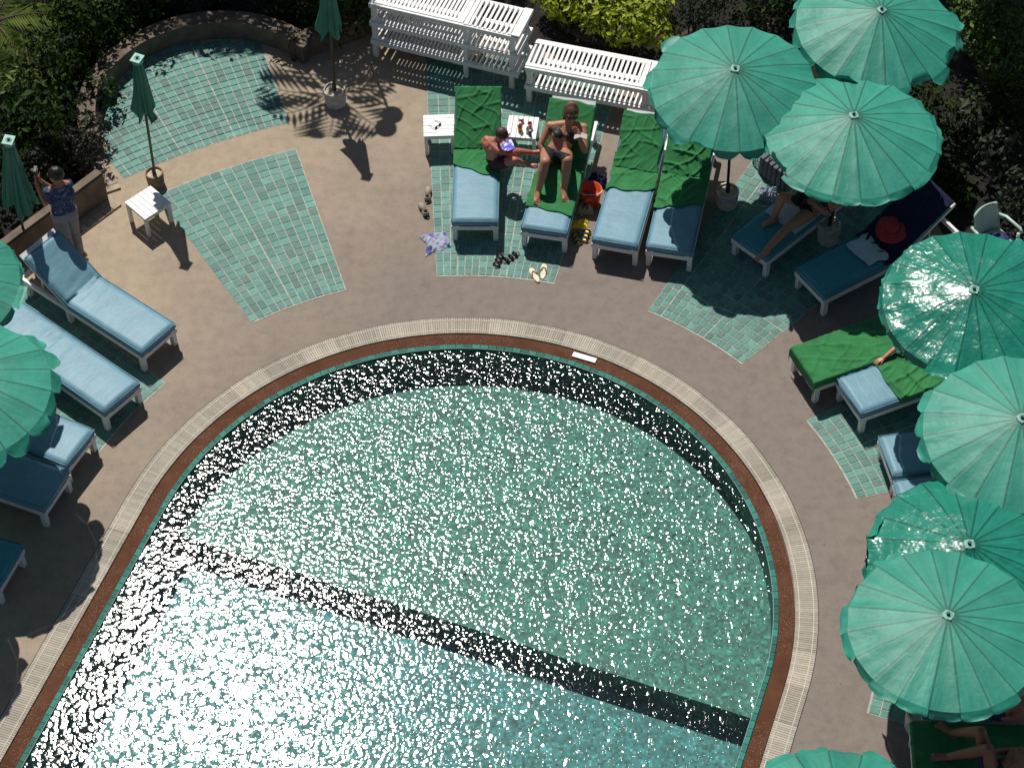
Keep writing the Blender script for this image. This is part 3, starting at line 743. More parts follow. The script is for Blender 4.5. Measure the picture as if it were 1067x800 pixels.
def parasol(hub, label, seed=0, gloss=False, tilt=(0, 0), flip=(), rad=1.03, pot=None, pot_label=None, hz=2.28, turn=0.0, drop=.33, flare=(), lobe=.10):
    hub = Vector((hub.x, hub.y, 0)); pot = Vector((pot.x, pot.y, 0)) if pot is not None else hub.copy()
    root = empty('parasol', (pot.x, pot.y, 0)); tag(root, label, 'parasol', 'open green parasols around the pool')
    top = hub - pot + Vector((0, 0, hz)); bot = Vector((0, 0, .06))
    mb, fl = canopy_mesh(rad, drop, 20, seed, gloss, flip, turn, flare, lobe)
    mat = M['canopy_gloss'] if gloss else M['canopy']
    rot = Matrix.Rotation(tilt[0], 4, 'X') @ Matrix.Rotation(tilt[1], 4, 'Y')
    cn = mb.build('canopy', mat, root, smooth=False); cn.matrix_local = Matrix.Translation(top) @ rot
    sm = [True] * len(cn.data.polygons); cn.data.polygons.foreach_set('use_smooth', sm)
    v = fl.build('valance', mat, cn, smooth=True)
    # cap and finial on top
    c = MB(); c.box((0, 0, .012), (.095, .095, .006), Matrix.Rotation(.3 + seed, 3, 'Z')); c.lathe((0, 0, 0), [(.07, -.01), (.055, .012), (.03, .02)], 12)
    c.build('cap', M['cap'], cn)
    b = MB(); b.tube((0, 0, .0), (0, 0, .05), .022, .016, 10); b.build('finial', M['black'], cn)
    rb = MB(); N = 10
    for k in range(N):
        a = 2 * PI * k / N + turn
        rb.tube((.03 * math.cos(a), .03 * math.sin(a), -.03), (rad * .97 * math.cos(a), rad * .97 * math.sin(a), -drop - .02), .006, .004, 5)
        rb.tube((.02 * math.cos(a), .02 * math.sin(a), -.5), (rad * .5 * math.cos(a), rad * .5 * math.sin(a), -.185), .005, .005, 5)
    rb.build('ribs', M['white'], cn)
    p = MB(); p.tube(bot, top - Vector((0, 0, .02)), .019, .019, 10); p.build('pole', M['pole'], root, smooth=True)
    return root
def pot_thing(p, par, r=.15, h=.26, mat='pot'):
    root = empty('parasol_base', p - par.location); root.parent = par
    b = MB(); b.lathe((0, 0, 0), [(0.001, 0), (r * .86, 0), (r * .9, .01), (r, h - .02), (r * .97, h), (r * .84, h), (r * .82, h - .03)], 24); b.build('pot', M[mat], root, smooth=False)
    s = MB(); s.lathe((0, 0, 0), [(r * .83, h - .03), (.05, h - .022), (.001, h - .02)], 24); s.build('fill', M['pot_sand'], root)
    t = MB(); t.tube((0, 0, h - .05), (0, 0, h + .12), .03, .026, 10); t.build('pole_socket', M['pole'], root)
    return root
HZ = 2.28
U = {}
def hubp(px, py, z=HZ): return G(px, py, z)
P1 = G(757, 213)
U1 = parasol(hubp(766, 72), 'parasol over the left pair of covered loungers, hub in open sun', 1, pot=P1, tilt=(R(6), R(-1)), flip=(10, 13, 17, 18), flare=(9, 12, 16), lobe=.12)
parasol(hubp(918, 14), 'topmost parasol with a valance flap turned up at its lower right', 2, tilt=(R(5), R(4)), flip=(13, 16, 18), flare=(15, 17, 19), lobe=.15, hz=2.33)
P3 = G(862, 250)
U3 = parasol(hubp(890, 118), 'wide parasol over the reclining woman, below the topmost one', 3, pot=P3, tilt=(R(1), R(0)), flip=(10, 11), flare=(0, 1, 12, 13, 14, 15, 16, 17, 18, 19), rad=1.05, hz=2.24)
parasol(hubp(1015, 302), 'shiny crinkled plastic parasol with bright highlights right of the red hat', 4, gloss=True, tilt=(R(6), R(-3)), flip=(), drop=.23, rad=1.0)
parasol(hubp(1065, 436), 'matt parasol under the shiny crinkled one at the right edge', 5, tilt=(R(3.5), R(-2)), flare=(8, 9, 10), lobe=.13, rad=1.02, drop=.27)
parasol(hubp(1010, 567, 2.12), 'shiny parasol partly hidden by its lower neighbour', 6, gloss=True, tilt=(R(3), R(-2)), flip=(9, 8), hz=2.12, rad=1.03)
P7 = G(957, 757)
U7 = parasol(hubp(988, 641, 2.36), 'large parasol in front of the shiny one, above the bent legs', 7, tilt=(R(-2), R(-1)), flare=(9, 10, 12, 13, 14, 15, 16), hz=2.36, pot=G(957, 757), rad=.97, drop=.22)
parasol(hubp(880, 868), 'parasol whose scalloped edge just enters the bottom of the picture', 8, tilt=(R(1), 0), flare=(2, 3, 4, 5, 6, 7, 8, 9), lobe=.14)
parasol(hubp(-79, 278), 'parasol at the left edge beside the highest lounger of that side', 9, tilt=(R(1), R(2)), rad=1.03, flip=())
parasol(hubp(-46, 388, 2.2), 'parasol with rounded drooping flaps at the left edge', 10, tilt=(R(1), R(2)), rad=.99, flare=(16, 17, 18, 19, 0, 1), lobe=.17, hz=2.2)
parasol(hubp(-140, 498), 'parasol beyond the left edge that shades the paving', 11, tilt=(0, 0), rad=.96, lobe=.17, flare=(16, 17, 18, 19, 0, 1))
pot_thing(P1, U1); pot_thing(P3, U3, .15, .30); pot_thing(P7, U7, .17, .3)

def folded_parasol(base, top, label, seed=0, hz=2.3, length=.95, spread=.15, tails=2):
    root = empty('folded_parasol', (base.x, base.y, 0)); tag(root, label, 'folded parasol', 'folded green parasols')
    t = top - Vector((base.x, base.y, 0)); b = Vector((0, 0, .05)); ax = (t - b).normalized()
    p = MB(); p.tube(b, t, .018, .018, 10); p.build('pole', M['pole'], root, smooth=True)
    q = ax.to_track_quat('Z', 'Y'); rr = random.Random(seed); mb = MB(); NR, n = 14, 40; vs = []; uv = []
    for j in range(NR + 1):
        s = j / NR; r = .045 + (spread - .045) * (s ** .8)
        for i in range(n):
            a = 2 * PI * i / n; fold = .55 + .45 * math.cos(8 * a + seed + .6 * math.sin(3 * a))
            rad = r * (1 - .42 * fold * min(1, s * 1.6))
            lobe = (1 + .35 * max(0, math.cos(a - 1.0 - seed)) * (s > .6) * (s - .6) * 2.5)
            end = length * (1 + .10 * math.sin(4 * a + seed) * s)
            vs.append(t + q @ Vector((rad * lobe * math.cos(a), rad * lobe * math.sin(a), -end * s))); uv.append((i / 5 + .2, s))
    fs = [(j * n + i, j * n + (i + 1) % n, (j + 1) * n + (i + 1) % n, (j + 1) * n + i) for j in range(NR) for i in range(n)]
    mb.add(vs, fs, uv)
    cn = mb.build('canopy', M['canopy_folded'], root, smooth=True)
    for k in range(tails):
        fl = MB(); a = 1.2 + seed + k * 2.6; d = q @ Vector((math.cos(a), math.sin(a), 0)); s0 = t + q @ Vector((0, 0, -length * .92)) + d * spread * .55
        w_ = q @ Vector((-math.sin(a), math.cos(a), 0)) * .05
        fl.add([s0 - w_, s0 + w_, s0 + d * .07 + w_ * 1.3 - ax * .13, s0 + d * .05 - w_ * .8 - ax * .16], [(0, 1, 2, 3)]); fl.build('valance_flap', M['canopy_folded'], root)
    c = MB(); c.box(t + Vector((0, 0, .012)), (.15, .13, .02), q.to_matrix() @ Matrix.Rotation(.4, 3, 'Z')); c.lathe(t, [(.07, -.05), (.072, 0), (.03, .03)], 12); c.build('cap', M['cap'], root)
    f = MB(); f.tube(t + ax * .02, t + ax * .055, .02, .014, 8); f.build('finial', M['black'], root)
    return root
b = G(163, 192); fp = folded_parasol(b, G(143, 62, 2.3), 'folded parasol standing by the fan of tiles and small table', 1)
pot_thing(b, fp, .12, .22, 'pot_brown')
b2 = G(350, 108); fp = folded_parasol(b2, G(340, -26, 2.3), 'folded parasol in a white pot at the top of the picture', 2, spread=.17)
pot_thing(b2, fp, .155, .27)
b3 = G(28, 262); folded_parasol(b3, G(9, 147, 2.1), 'wide folded parasol behind the planter wall by the standing man', 4, length=1.15, spread=.22, hz=2.1)

# ------------------------------------------------------------------ sun loungers
LL, LW, ZF, ZM = 2.17, 0.60, 0.31, 0.41
def lpath(s, hinge, ang, off=0.0):
    """point on the bed profile at arc length s, off above the slats plane -> (x, z, normal)"""
    bl = .10                                    # soft bend
    if s <= hinge - bl / 2: return s, ZF + off
    if s >= hinge + bl / 2:
        d = s - hinge - bl / 2; k = bl / 2
        x0 = hinge - bl / 2 + k + k * math.cos(ang) ; z0 = ZF + k * math.sin(ang)
        x = x0 + d * math.cos(ang) - off * math.sin(ang); z = z0 + d * math.sin(ang) + off * math.cos(ang)
        return x, z
    t = (s - (hinge - bl / 2)) / bl; a = ang * t
    x = hinge - bl / 2 + t * bl * (1 + math.cos(a)) / 2 - off * math.sin(a) * t; z = ZF + t * bl * math.sin(a) * .5 + off * (1 - t) + off * t * math.cos(a)
    return x, z
def lounger_frame(root, hinge=1.3, ang=0.0):
    f = MB()
    for y in (-LW / 2 + .022, LW / 2 - .022):
        f.box((LL / 2, y, ZF - .045), (LL, .044, .07))
    for x in (.02, LL - .02): f.box((x, 0, ZF - .047), (.04, LW - .09, .066))
    f.build('frame', M['white'], root, bevel=.004)
    for x in (.06, LL - .10):
        for y in (-LW / 2 + .038, LW / 2 - .038):
            g = MB(); g.box((x, y, (ZF - .082) / 2), (.07, .062, ZF - .082)); g.build('leg', M['white'], root, bevel=.004)
    if hinge:
        for y in (-LW / 2 + .038, LW / 2 - .038):
            g = MB(); g.box((hinge + .04, y, (ZF - .082) / 2), (.06, .06, ZF - .082)); g.build('leg', M['white'], root, bevel=.004)
    s = MB(); n = 22
    for y in (-LW / 2 + .070, LW / 2 - .070): s.box((hinge / 2, y, ZF - .008), (hinge, .062, .018))
    for i in range(n):
        x = .06 + (hinge - .12) * (i + .5) / n
        s.box((x, 0, ZF - .010), (.037, LW - .205, .018))
    s.box((hinge - .03, 0, ZF - .011), (.07, LW - .205, .018))
    s.build('seat_slats', M['white'], root)
    s = MB(); n = 10; bl = LL - hinge - .03
    rot = Matrix.Rotation(-ang, 3, 'Y'); o = Vector((hinge + .01, 0, ZF - .01))
    for i in range(n):
        s.box(o + rot @ Vector((.06 + (bl - .08) * (i + .5) / n, 0, .004)), (.036, LW - .05, .018), rot)
    for y in (-LW / 2 + .04, LW / 2 - .04): s.box(o + rot @ Vector((bl / 2, y, -.022)), (bl, .04, .034), rot)
    s.box(o + rot @ Vector((bl - .03, 0, .008)), (.12, LW - .02, .035), rot); s.box(o + rot @ Vector((.035, 0, .004)), (.06, LW - .05, .018), rot)
    s.build('backrest', M['white'], root)
    if ang > .1:
        for y in (-LW / 2 + .07, LW / 2 - .07):
            p = MB(); e = o + rot @ Vector((bl * .62, y, -.03)); p.tube(e, (min(LL - .06, e.x + .05), y, ZF - .04), .012, .012, 6); p.build('backrest_prop', M['white'], root)
def mattress(root, hinge, ang, mat, seed=0, wr=.006, L=None, piping=True):
    L = L or LL - .07; mb = MB(); ns, nw = 56, 16; T = ZM - ZF; vs = []; W = LW - .01
    prof = []                                  # cross-section loop (y, height)
    r = .028
    for i in range(nw + 1):
        y = -W / 2 + W * i / nw
        e = min(1, (W / 2 - abs(y)) / r); prof.append((y, T - r * (1 - math.sqrt(max(0, 1 - (1 - e) ** 2)))))
    prof = [(-W / 2, .012)] + prof + [(W / 2, .012)]; m = len(prof)
    for j in range(ns + 1):
        s = L * j / ns; e = min(1, min(s, L - s) / r); ed = r * (1 - math.sqrt(max(0, 1 - (1 - e) ** 2)))
        near = math.exp(-((s - hinge) / .28) ** 2)
        for y, h in prof:
            k = 0 if h < .02 else 1
            hh = h - (ed if k else 0)
            if k:
                hh += wr * noise.noise(Vector((s * 3.2, y * 2.2, seed * 5.3)))
                hh += (wr * 3.4) * near * noise.noise(Vector((s * 20 + y * 3, y * 2.5 + 3, seed * 2.3)))
                hh -= .010 * math.sin(PI * (y / W + .5)) * (1 if ang < .1 else .6) * -1
            x, z = lpath(s, hinge, ang, hh)
            vs.append((x, y + .004 * noise.noise(Vector((s * 4, 9, seed))), z))
    fs = [(j * m + i, j * m + i + 1, (j + 1) * m + i + 1, (j + 1) * m + i) for j in range(ns) for i in range(m - 1)]
    fs += [tuple(range(m - 1, -1, -1)), tuple(ns * m + i for i in range(m))]
    mb.add(vs, fs)
    o = mb.build('mattress', mat, root, smooth=True)
    if piping:
        p = MB(); pp = []
        for s in [L * i / 30 for i in range(31)]:
            x, z = lpath(s, hinge, ang, T - .018); pp.append((x, W / 2 + .001, z))
        for s in [L * i / 30 for i in range(30, -1, -1)]:
            x, z = lpath(s, hinge, ang, T - .018); pp.append((x, -W / 2 - .001, z))
        pp.append(pp[0]); p.path(pp, .006, 5); p.build('piping', mat, o, smooth=True)
    return o
def lounger(c1, c2, heading, label, back=0.0, mat='vinyl', seed=0, hinge=1.3, group='blue cushioned sun loungers'):
    """c1, c2 = the two foot corners of the mattress top"""
    mid = (c1 + c2) / 2
    root = empty('sun_lounger', (mid.x, mid.y, 0), R(heading)); tag(root, label, 'sun lounger', group)
    lounger_frame(root, hinge, R(back)); mattress(root, hinge, R(back), M[mat], seed)
    root['_h'] = hinge; root['_b'] = R(back)
    d = dict(root=root, hinge=hinge, ang=R(back), mid=Vector((mid.x, mid.y, 0)), rz=R(heading))
    del root['_h']; del root['_b']
    return d
z4 = .41
L1 = lounger(G(470, 229, z4), G(519, 231, z4), 88, 'lounger with a green towel next to the table with sunglasses', 36, seed=1)
L2 = lounger(G(541, 236, z4), G(592, 242, z4), 77, 'lounger carrying the woman in the black bikini', 33, seed=2)
L3 = lounger(G(616, 248, z4), G(665, 256, z4), 75, 'sunlit lounger right of the orange bucket, green towel on its upper half', 29, seed=3)
L4 = lounger(G(673, 256, z4), G(722, 262, z4), 77, 'lounger half in parasol shade with a crumpled green towel', 29, seed=4)
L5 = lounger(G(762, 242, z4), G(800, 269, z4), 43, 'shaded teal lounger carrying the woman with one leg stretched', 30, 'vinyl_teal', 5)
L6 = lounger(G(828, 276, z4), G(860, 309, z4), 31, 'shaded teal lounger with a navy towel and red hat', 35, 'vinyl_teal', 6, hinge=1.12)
L7 = lounger(G(824, 360, z4), G(850, 402, z4), 22, 'lounger fully covered by a green towel at the right of the pool', 0, seed=7)
L8 = lounger(G(871, 391, z4), G(899, 433, z4), 22, 'sunlit lounger with a hand resting on its cushion', 0, seed=8)
L9 = lounger(G(918, 452, z4), G(928, 497, z4), 9, 'upper of two touching loungers below the matt parasol', 0, seed=9)
L10 = lounger(G(932, 498, z4), G(944, 545, z4), 7, 'lower of two touching loungers, mostly hidden by a shiny parasol', 0, seed=10)
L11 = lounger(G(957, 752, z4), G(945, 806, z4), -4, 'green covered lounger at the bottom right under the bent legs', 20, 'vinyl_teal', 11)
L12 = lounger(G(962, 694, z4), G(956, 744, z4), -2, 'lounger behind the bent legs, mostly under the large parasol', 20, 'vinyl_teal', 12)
K1 = lounger(G(181, 335, z4), G(149, 368, z4), 141, 'lounger behind which the man stands, backrest raised', 33, seed=21)
K2 = lounger(G(144, 396, z4), G(110, 430, z4), 140, 'flat sunlit lounger, second from the top on the left side', 0, seed=22)
K3 = lounger(G(97, 446, z4), G(70, 485, z4), 153, 'lounger on the left whose corner alone is in sun', 0, seed=23)
K4 = lounger(G(70, 487, z4), G(47, 531, z4), 157, 'dark shaded lounger touching the one above on the left', 0, 'vinyl', 24)
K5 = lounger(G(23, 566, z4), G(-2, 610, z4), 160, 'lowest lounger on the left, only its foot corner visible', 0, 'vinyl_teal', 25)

# stacked bare frames behind (three high, and two high)
fa, fb = G(392, 60), G(531, 93)
hd = math.degrees(math.atan2(fb.y - fa.y, fb.x - fa.x))
u = (fb - fa).normalized(); nn = Vector((-u.y, u.x, 0))
def bare(p, heading, z, label, group, hinge=1.36):
    root = empty('lounger_frame', (p.x, p.y, z), R(heading)); tag(root, label, 'lounger frame', group)
    lounger_frame(root, hinge, 0); return root
for k, lb in enumerate(('bottom frame of the taller white stack, standing on the tiles', 'middle frame of the taller white stack', 'top frame of the taller white stack, slats in full sun')):
    p = fa + nn * (LW / 2) - u * .07 + nn * .02 * k
    bare(p, hd, k * (ZF + .001), lb, 'bare white frames in the taller stack')
ga, gb = G(546, 71, .62), G(672, 95, .62); hd2 = math.degrees(math.atan2(gb.y - ga.y, gb.x - ga.x)); u2 = (gb - ga).normalized(); n2 = Vector((-u2.y, u2.x, 0))
for k, lb in enumerate(('bottom frame of the lower white stack behind the woman', 'top frame of the lower white stack, reaching under the parasol')):
    p = ga + n2 * (LW / 2) + n2 * .02 * k; bare(p, hd2, k * (ZF + .001), lb, 'bare white frames in the lower stack', 1.62)

# towels draped on the loungers
FOLDS = ((.35, 1.0, 4.5, .10, 1.7), (1.0, .25, 3.6, .09, 1.6), (.8, -.7, 4.2, .08, 1.3), (.6, .9, 8.0, .13, .6))
def towel(Ld, s0, s1, y0, y1, label, mat='towel', seed=0, amp=.014, irr=.05, lift=.006, skew=0.0, skew2=0.0, hang=0.0, folds=7.0, dirx=.5):
    mb = MB(); ns, nw = 120, 70; vs = []; T = ZM - ZF
    for j in range(ns + 1):
        for i in range(nw + 1):
            tv = j / ns; tu = i / nw
            yb0 = y0 + irr * noise.noise(Vector((tv * 3, 1.3, seed * 7))); yb1 = y1 + irr * noise.noise(Vector((tv * 3, 5.3, seed * 7)))
            y = yb0 + (yb1 - yb0) * tu
            a0 = s0 + skew * (tu - .5) + irr * noise.noise(Vector((tu * 3, 8.3, seed * 7))); a1 = s1 + skew2 * (tu - .5) + irr * .6 * noise.noise(Vector((tu * 3, 2.3, seed * 7)))
            s = a0 + (a1 - a0) * tv
            h = amp * .9 * (noise.noise(Vector((s * 3.1, y * 4.0, seed * 3.7))) + .4)
            amp_ = amp * .72
            for (fa, fb, fs_, wd, ka) in FOLDS:
                sg = 1 if seed % 2 else -1
                wv = .35 * noise.noise(Vector((s * 2.2 + fa * 5, y * 2.6, seed * 2.9 + fb)))
                t_ = (s * fa + y * fb * sg) * fs_ * folds / 7 + wv * 2.2 + seed * .37
                dd_ = abs(t_ - round(t_)); cell = round(t_)
                mk = max(0.0, noise.noise(Vector((s * 3.0 + cell * 3.1, y * 3.0 - cell * 1.7, seed * 5.1 + fa))) + .18)
                h += ka * amp_ * min(1, mk * 3.2) * math.exp(-(dd_ / wd) ** 2)
            e = min(1.0, min(tv, 1 - tv, tu, 1 - tu) * 14); h *= (.35 + .65 * e)
            drop = 0; yy = y; ex = abs(y) - (LW / 2 - .004)
            if ex > 0:
                yy = math.copysign(LW / 2 + .008 + .012 * abs(noise.noise(Vector((s * 8, 3, seed)))), y); drop = ex
            off = T + .012 + lift + h - drop
            if s < 0:
                x, z = -.012 - .012 * abs(noise.noise(Vector((y * 8, 3, seed)))), ZF + T + .01 - (-s) - (drop if ex > 0 else 0)
            else: x, z = lpath(min(s, LL + .0), Ld['hinge'], Ld['ang'], off)
            if s > LL: x += .01; z -= (s - LL)
            vs.append((x, yy, z))
    m = nw + 1
    fs = [(j * m + i, j * m + i + 1, (j + 1) * m + i + 1, (j + 1) * m + i) for j in range(ns) for i in range(nw)]
    mb.add(vs, fs); o = mb.build('towel', M[mat], None, smooth=True)
    o.location = Ld['mid']; o.rotation_euler = (0, 0, Ld['rz']); md = o.modifiers.new('thick', 'SOLIDIFY'); md.thickness = .006; md.offset = 1
    tag(o, label, 'towel', 'towels on the loungers'); return o
towel(L1, .86, 2.18, -.33, .31, 'green towel hanging over the raised back beside the table with sunglasses', seed=1, skew=.34, amp=.010, folds=9, irr=.08)
towel(L2, .32, 2.11, -.40, .31, 'green towel under the woman in the black bikini', seed=2, skew=0.0, amp=.008, irr=.07)
towel(L3, .92, 2.12, -.30, .33, 'wrinkled green towel on the sunlit lounger by the orange bucket', seed=3, skew=-.20, amp=.011, folds=9, irr=.11)
towel(L4, .72, 2.06, -.30, .40, 'crumpled green towel bunched up at the edge of the parasol shade', seed=4, skew=-.28, amp=.022, irr=.12, folds=9)
towel(L6, .95, 2.18, -.33, .31, 'navy blue towel on the raised back under the red hat', 'towel_navy', 6, .010, .04)
towel(L6, .74, 1.10, -.22, .24, 'small white towel lying in front of the red hat', 'towel_white', 16, .012, .06, lift=.012)
towel(L5, .55, 1.3, -.30, .25, 'pale towel under the reclining woman in the shade', 'towel_white', 15, .008, .05)
towel(L7, -.16, 1.75, -.42, .40, 'green towel pulled over the whole lounger beside the sunlit blue one', seed=7, amp=.011, irr=.03)
towel(L8, .52, 1.5, -.36, .30, 'green towel folded back on the lounger with the resting hand', seed=8, amp=.020, irr=.08)
towel(L11, -.02, 1.85, -.38, .34, 'dark green towel under the bent legs at the bottom right', seed=11, amp=.010)
towel(L12, .0, 1.85, -.34, .34, 'dark green towel on the lounger behind the bent legs', seed=12, amp=.010)

# ------------------------------------------------------------------ small tables
def side_table(c, rz, label, size=.42, h=.36, ns=6):
    root = empty('side_table', (c.x, c.y, 0), rz); tag(root, label, 'side table', 'white slatted side tables')
    t = MB()
    for i in range(ns):
        t.box((0, -size / 2 + size * (i + .5) / ns, h - .009), (size, size / ns - .007, .018))
    t.build('tabletop', M['white'], root)
    a = MB()
    for s in (-1, 1):
        a.box((0, s * (size / 2 - .03), h - .046), (size - .09, .022, .052)); a.box((s * (size / 2 - .03), 0, h - .046), (.022, size - .09, .052))
    a.build('apron', M['white'], root)
    for x in (-1, 1):
        for y in (-1, 1):
            l = MB(); l.box((x * (size / 2 - .03), y * (size / 2 - .03), (h - .02) / 2), (.045, .045, h - .02)); l.build('leg', M['white'], root, bevel=.003)
    return root
c = (G(442, 119, .36) + G(473, 118, .36) + G(474, 143, .36) + G(440, 143, .36)) / 4
TB1 = Vector((c.x, c.y, .36)); side_table(c, 0.02, 'white slatted table with only sunglasses on it', .41)
c = (G(528, 119, .36) + G(563, 121, .36) + G(559, 147, .36) + G(527, 143, .36)) / 4
TB2 = Vector((c.x, c.y, .36)); side_table(c, R(82), 'white slatted table with bottles between two occupied loungers', .41)
c = G(154, 211, .36)
side_table(c, R(-47), 'white slatted table standing alone by the folded parasol', .43)

# ------------------------------------------------------------------ small objects
def sunglasses(c, rz, label):
    root = empty('sunglasses', c, rz); tag(root, label, 'sunglasses')
    for s in (-1, 1):
        l = MB(); l.ball((s * .035, 0, .018), (.03, .006, .02)); l.build('lens', M['black'], root, smooth=True)
        a = MB(); a.path([(s * .064, 0, .02), (s * .066, .06, .018), (s * .058, .12, .006)], .003, 5); a.build('temple_arm', M['black'], root)
    b = MB(); b.path([(-.012, 0, .022), (0, -.003, .026), (.012, 0, .022)], .003, 5); b.build('bridge', M['black'], root)
    return root
sunglasses(TB1 + Vector((-.01, -.03, .001)), R(48), 'black folded out sunglasses on the white table')
def bottle(c, mat, h, r, label, cat='bottle', name='bottle'):
    root = empty(name, c); tag(root, label, cat)
    b = MB(); b.lathe((0, 0, 0), [(.001, 0), (r, 0), (r, h * .6), (r * .45, h * .8), (r * .42, h * .9)], 14); b.build('bottle_body', mat, root, smooth=True)
    k = MB(); k.lathe((0, 0, h * .9), [(r * .5, 0), (r * .5, h * .1), (.001, h * .1)], 12); k.build('cap', M['white'], root)
    return root
M['amber'] = simple('amber_lotion', (0.62, 0.30, 0.02), .3); M['pinkp'] = simple('pink_print', (0.62, 0.16, 0.2), .5)
bottle(TB2 + Vector((-.03, -.07, 0)), M['amber'], .15, .032, 'amber suntan bottle on the table between the loungers')
bottle(TB2 + Vector((.07, -.10, 0)), M['white'], .12, .024, 'small white bottle on the right side of the table')
bottle(TB2 + Vector((.10, -.16, 0)), M['grey_bag'], .09, .022, 'dark short jar at the near edge of the table', 'jar', 'jar')
bottle(TB2 + Vector((-.01, .09, 0)), M['pinkp'], .07, .035, 'pink tub at the back of the table', 'tub', 'tub')
mb = MB(); mb.lathe(TB2 + Vector((.10, -.02, 0)), [(.001, 0), (.028, 0), (.033, .09), (.029, .09), (.025, .006), (.001, .006)], 14); tag(mb.build('cup', M['pinkp']), 'pink and white cup standing behind the small bottles', 'cup')

def sandal_pair(p, rz, kind, label, spread=.12, mats=('beige_leather', 'black'), size=.25, toe=.0):
    root = empty('pair_of_shoes', (p.x, p.y, 0), rz); tag(root, label, 'shoes')
    for s, (dx, dy, dr) in ((-1, (-spread / 2, 0, .1)), (1, (spread / 2, .04 + toe, -.15))):
        rot = Matrix.Rotation(dr * 2, 3, 'Z')
        n = 18; mb = MB(); vs = []
        for z in (.0, .022):
            for i in range(n):
                a = 2 * PI * i / n; y = math.sin(a) * size / 2; wv = .043 * (1 + .22 * math.sin(a)) * (1 - .12 * math.cos(2 * a))
                vs.append(Vector((dx, dy, .002 + z)) + rot @ Vector((math.cos(a) * wv, y, 0)))
        fs = [tuple(range(n - 1, -1, -1)), tuple(range(n, 2 * n))] + [(i, (i + 1) % n, n + (i + 1) % n, n + i) for i in range(n)]
        mb.add(vs, fs); so = mb.build('sole', M[mats[0]], root)
        u = MB(); c = Vector((dx, dy, .02))
        if kind == 'flip':
            for q in (-1, 1): u.path([c + rot @ Vector((0, size * .27, 0)), c + rot @ Vector((q * .022, size * .14, .03)), c + rot @ Vector((q * .040, -.02, .0))], .007, 6)
        elif kind == 'strap':
            for yy in (.06, -.01, -.085): u.path([c + rot @ Vector((-.045, yy, 0)), c + rot @ Vector((-.02, yy, .045)), c + rot @ Vector((.02, yy, .045)), c + rot @ Vector((.045, yy, 0))], .014, 6)
        else:
            u.ball(c + rot @ Vector((0, size * .2, .018)), (.045, size * .27, .045), rot)
            u.lathe(c + rot @ Vector((0, -size * .22, 0)), [(.044, 0), (.042, .055), (.034, .06), (.03, .02)], 14)
        u.build('upper', M[mats[1]], root, smooth=True)
    return root
sandal_pair(G(446, 220), R(12), 'shoe', 'pair of beige slip on shoes left of the first lounger', .11, ('black', 'beige_leather'), .30, .22)
sandal_pair(G(524, 274), R(-30), 'strap', 'pair of black strappy sandals in front of the lounger with the towel', .12, ('black', 'black'), .28, .08)
sandal_pair(G(562, 287), R(10), 'flip', 'pair of cream flip flops in front of the bikini woman', .12, ('cream', 'tan_strap'), .26)
sandal_pair(G(606, 249), R(2), 'strap', 'pair of yellow soled dark sandals below the orange bucket', .12, ('yellow', 'navy'), .24)
# yellow cloth/fins behind them
def crumple(p, size, mat, name, label, cat, seed=0, h=.05, n=26):
    mb = MB(); vs = []
    for j in range(n + 1):
        for i in range(n + 1):
            x = (i / n - .5); y = (j / n - .5); e = min(1, 7 * min(i, n - i, j, n - j) / n)
            k = 1 + .35 * noise.noise(Vector((x * 3, y * 3, seed)))
            z = .004 + e * h * (.35 + abs(noise.noise(Vector((x * 6, y * 6, seed * 2.1)))) * 1.6)
            vs.append((x * size[0] * k, y * size[1] * k, z))
    mb.add(vs, [(j * (n + 1) + i, j * (n + 1) + i + 1, (j + 1) * (n + 1) + i + 1, (j + 1) * (n + 1) + i) for j in range(n) for i in range(n)])
    o = mb.build(name, mat, None, smooth=True); o.location = (p.x, p.y, p.z); md = o.modifiers.new('t', 'SOLIDIFY'); md.thickness = .003
    tag(o, label, cat); return o
crumple(G(604, 234), (.22, .14), M['yellow'], 'cloth', 'yellow crumpled cloth between the bucket and yellow sandals', 'cloth', 3, .05)
o = crumple(G(455, 253), (.34, .32), M['bag_print'], 'shirt', 'grey blue shirt dropped on the paving left of the first lounger', 'shirt', 5, .05); o.rotation_euler = (0, 0, .3)
# orange bucket with a beige bag
bp = G(615, 212)
root = empty('bucket', (bp.x, bp.y, 0)); tag(root, 'orange bucket with a white rim between two loungers', 'bucket')
mb = MB(); mb.lathe((0, 0, 0), [(.001, .0), (.11, 0), (.15, .26), (.156, .265), (.142, .262), (.10, .012), (.001, .012)], 26); mb.build('bucket_body', M['orange'], root, smooth=True)
mb = MB(); pts = [(.15 * math.cos(t), .15 * math.sin(t) * .55 - .02, .26 + .0 * t) for t in [PI * i / 16 + PI for i in range(17)]]
mb.path(pts, .006, 6); mb.build('handle', M['white'], root)
o = crumple(G(609, 217, .0), (.24, .26), M['beige_cloth'], 'beach_bag', 'beige cloth bag slumped against the orange bucket', 'bag', 8, .10)
o = crumple(G(617, 205, .20), (.17, .17), M['orange'], 'swimsuit', 'orange swimwear stuffed into the orange bucket', 'swimwear', 9, .06)
o = crumple(G(623, 191, .0), (.26, .2), M['navy'], 'cloth', 'navy cloth on the ground behind the orange bucket', 'cloth', 10, .12)
# white marker tile on the pool edge
pa, pb = G(597, 369), G(621, 376); d = pb - pa
mb = MB(); mb.box((0, 0, .008), (d.length, .075, .016))
o = mb.build('depth_marker', M['white']); o.location = ((pa + pb) / 2 + Vector((0, 0, -.008))); o.rotation_euler = (0, 0, math.atan2(d.y, d.x)); tag(o, 'small white plate on the brown channel at the top right of the pool', 'plate')
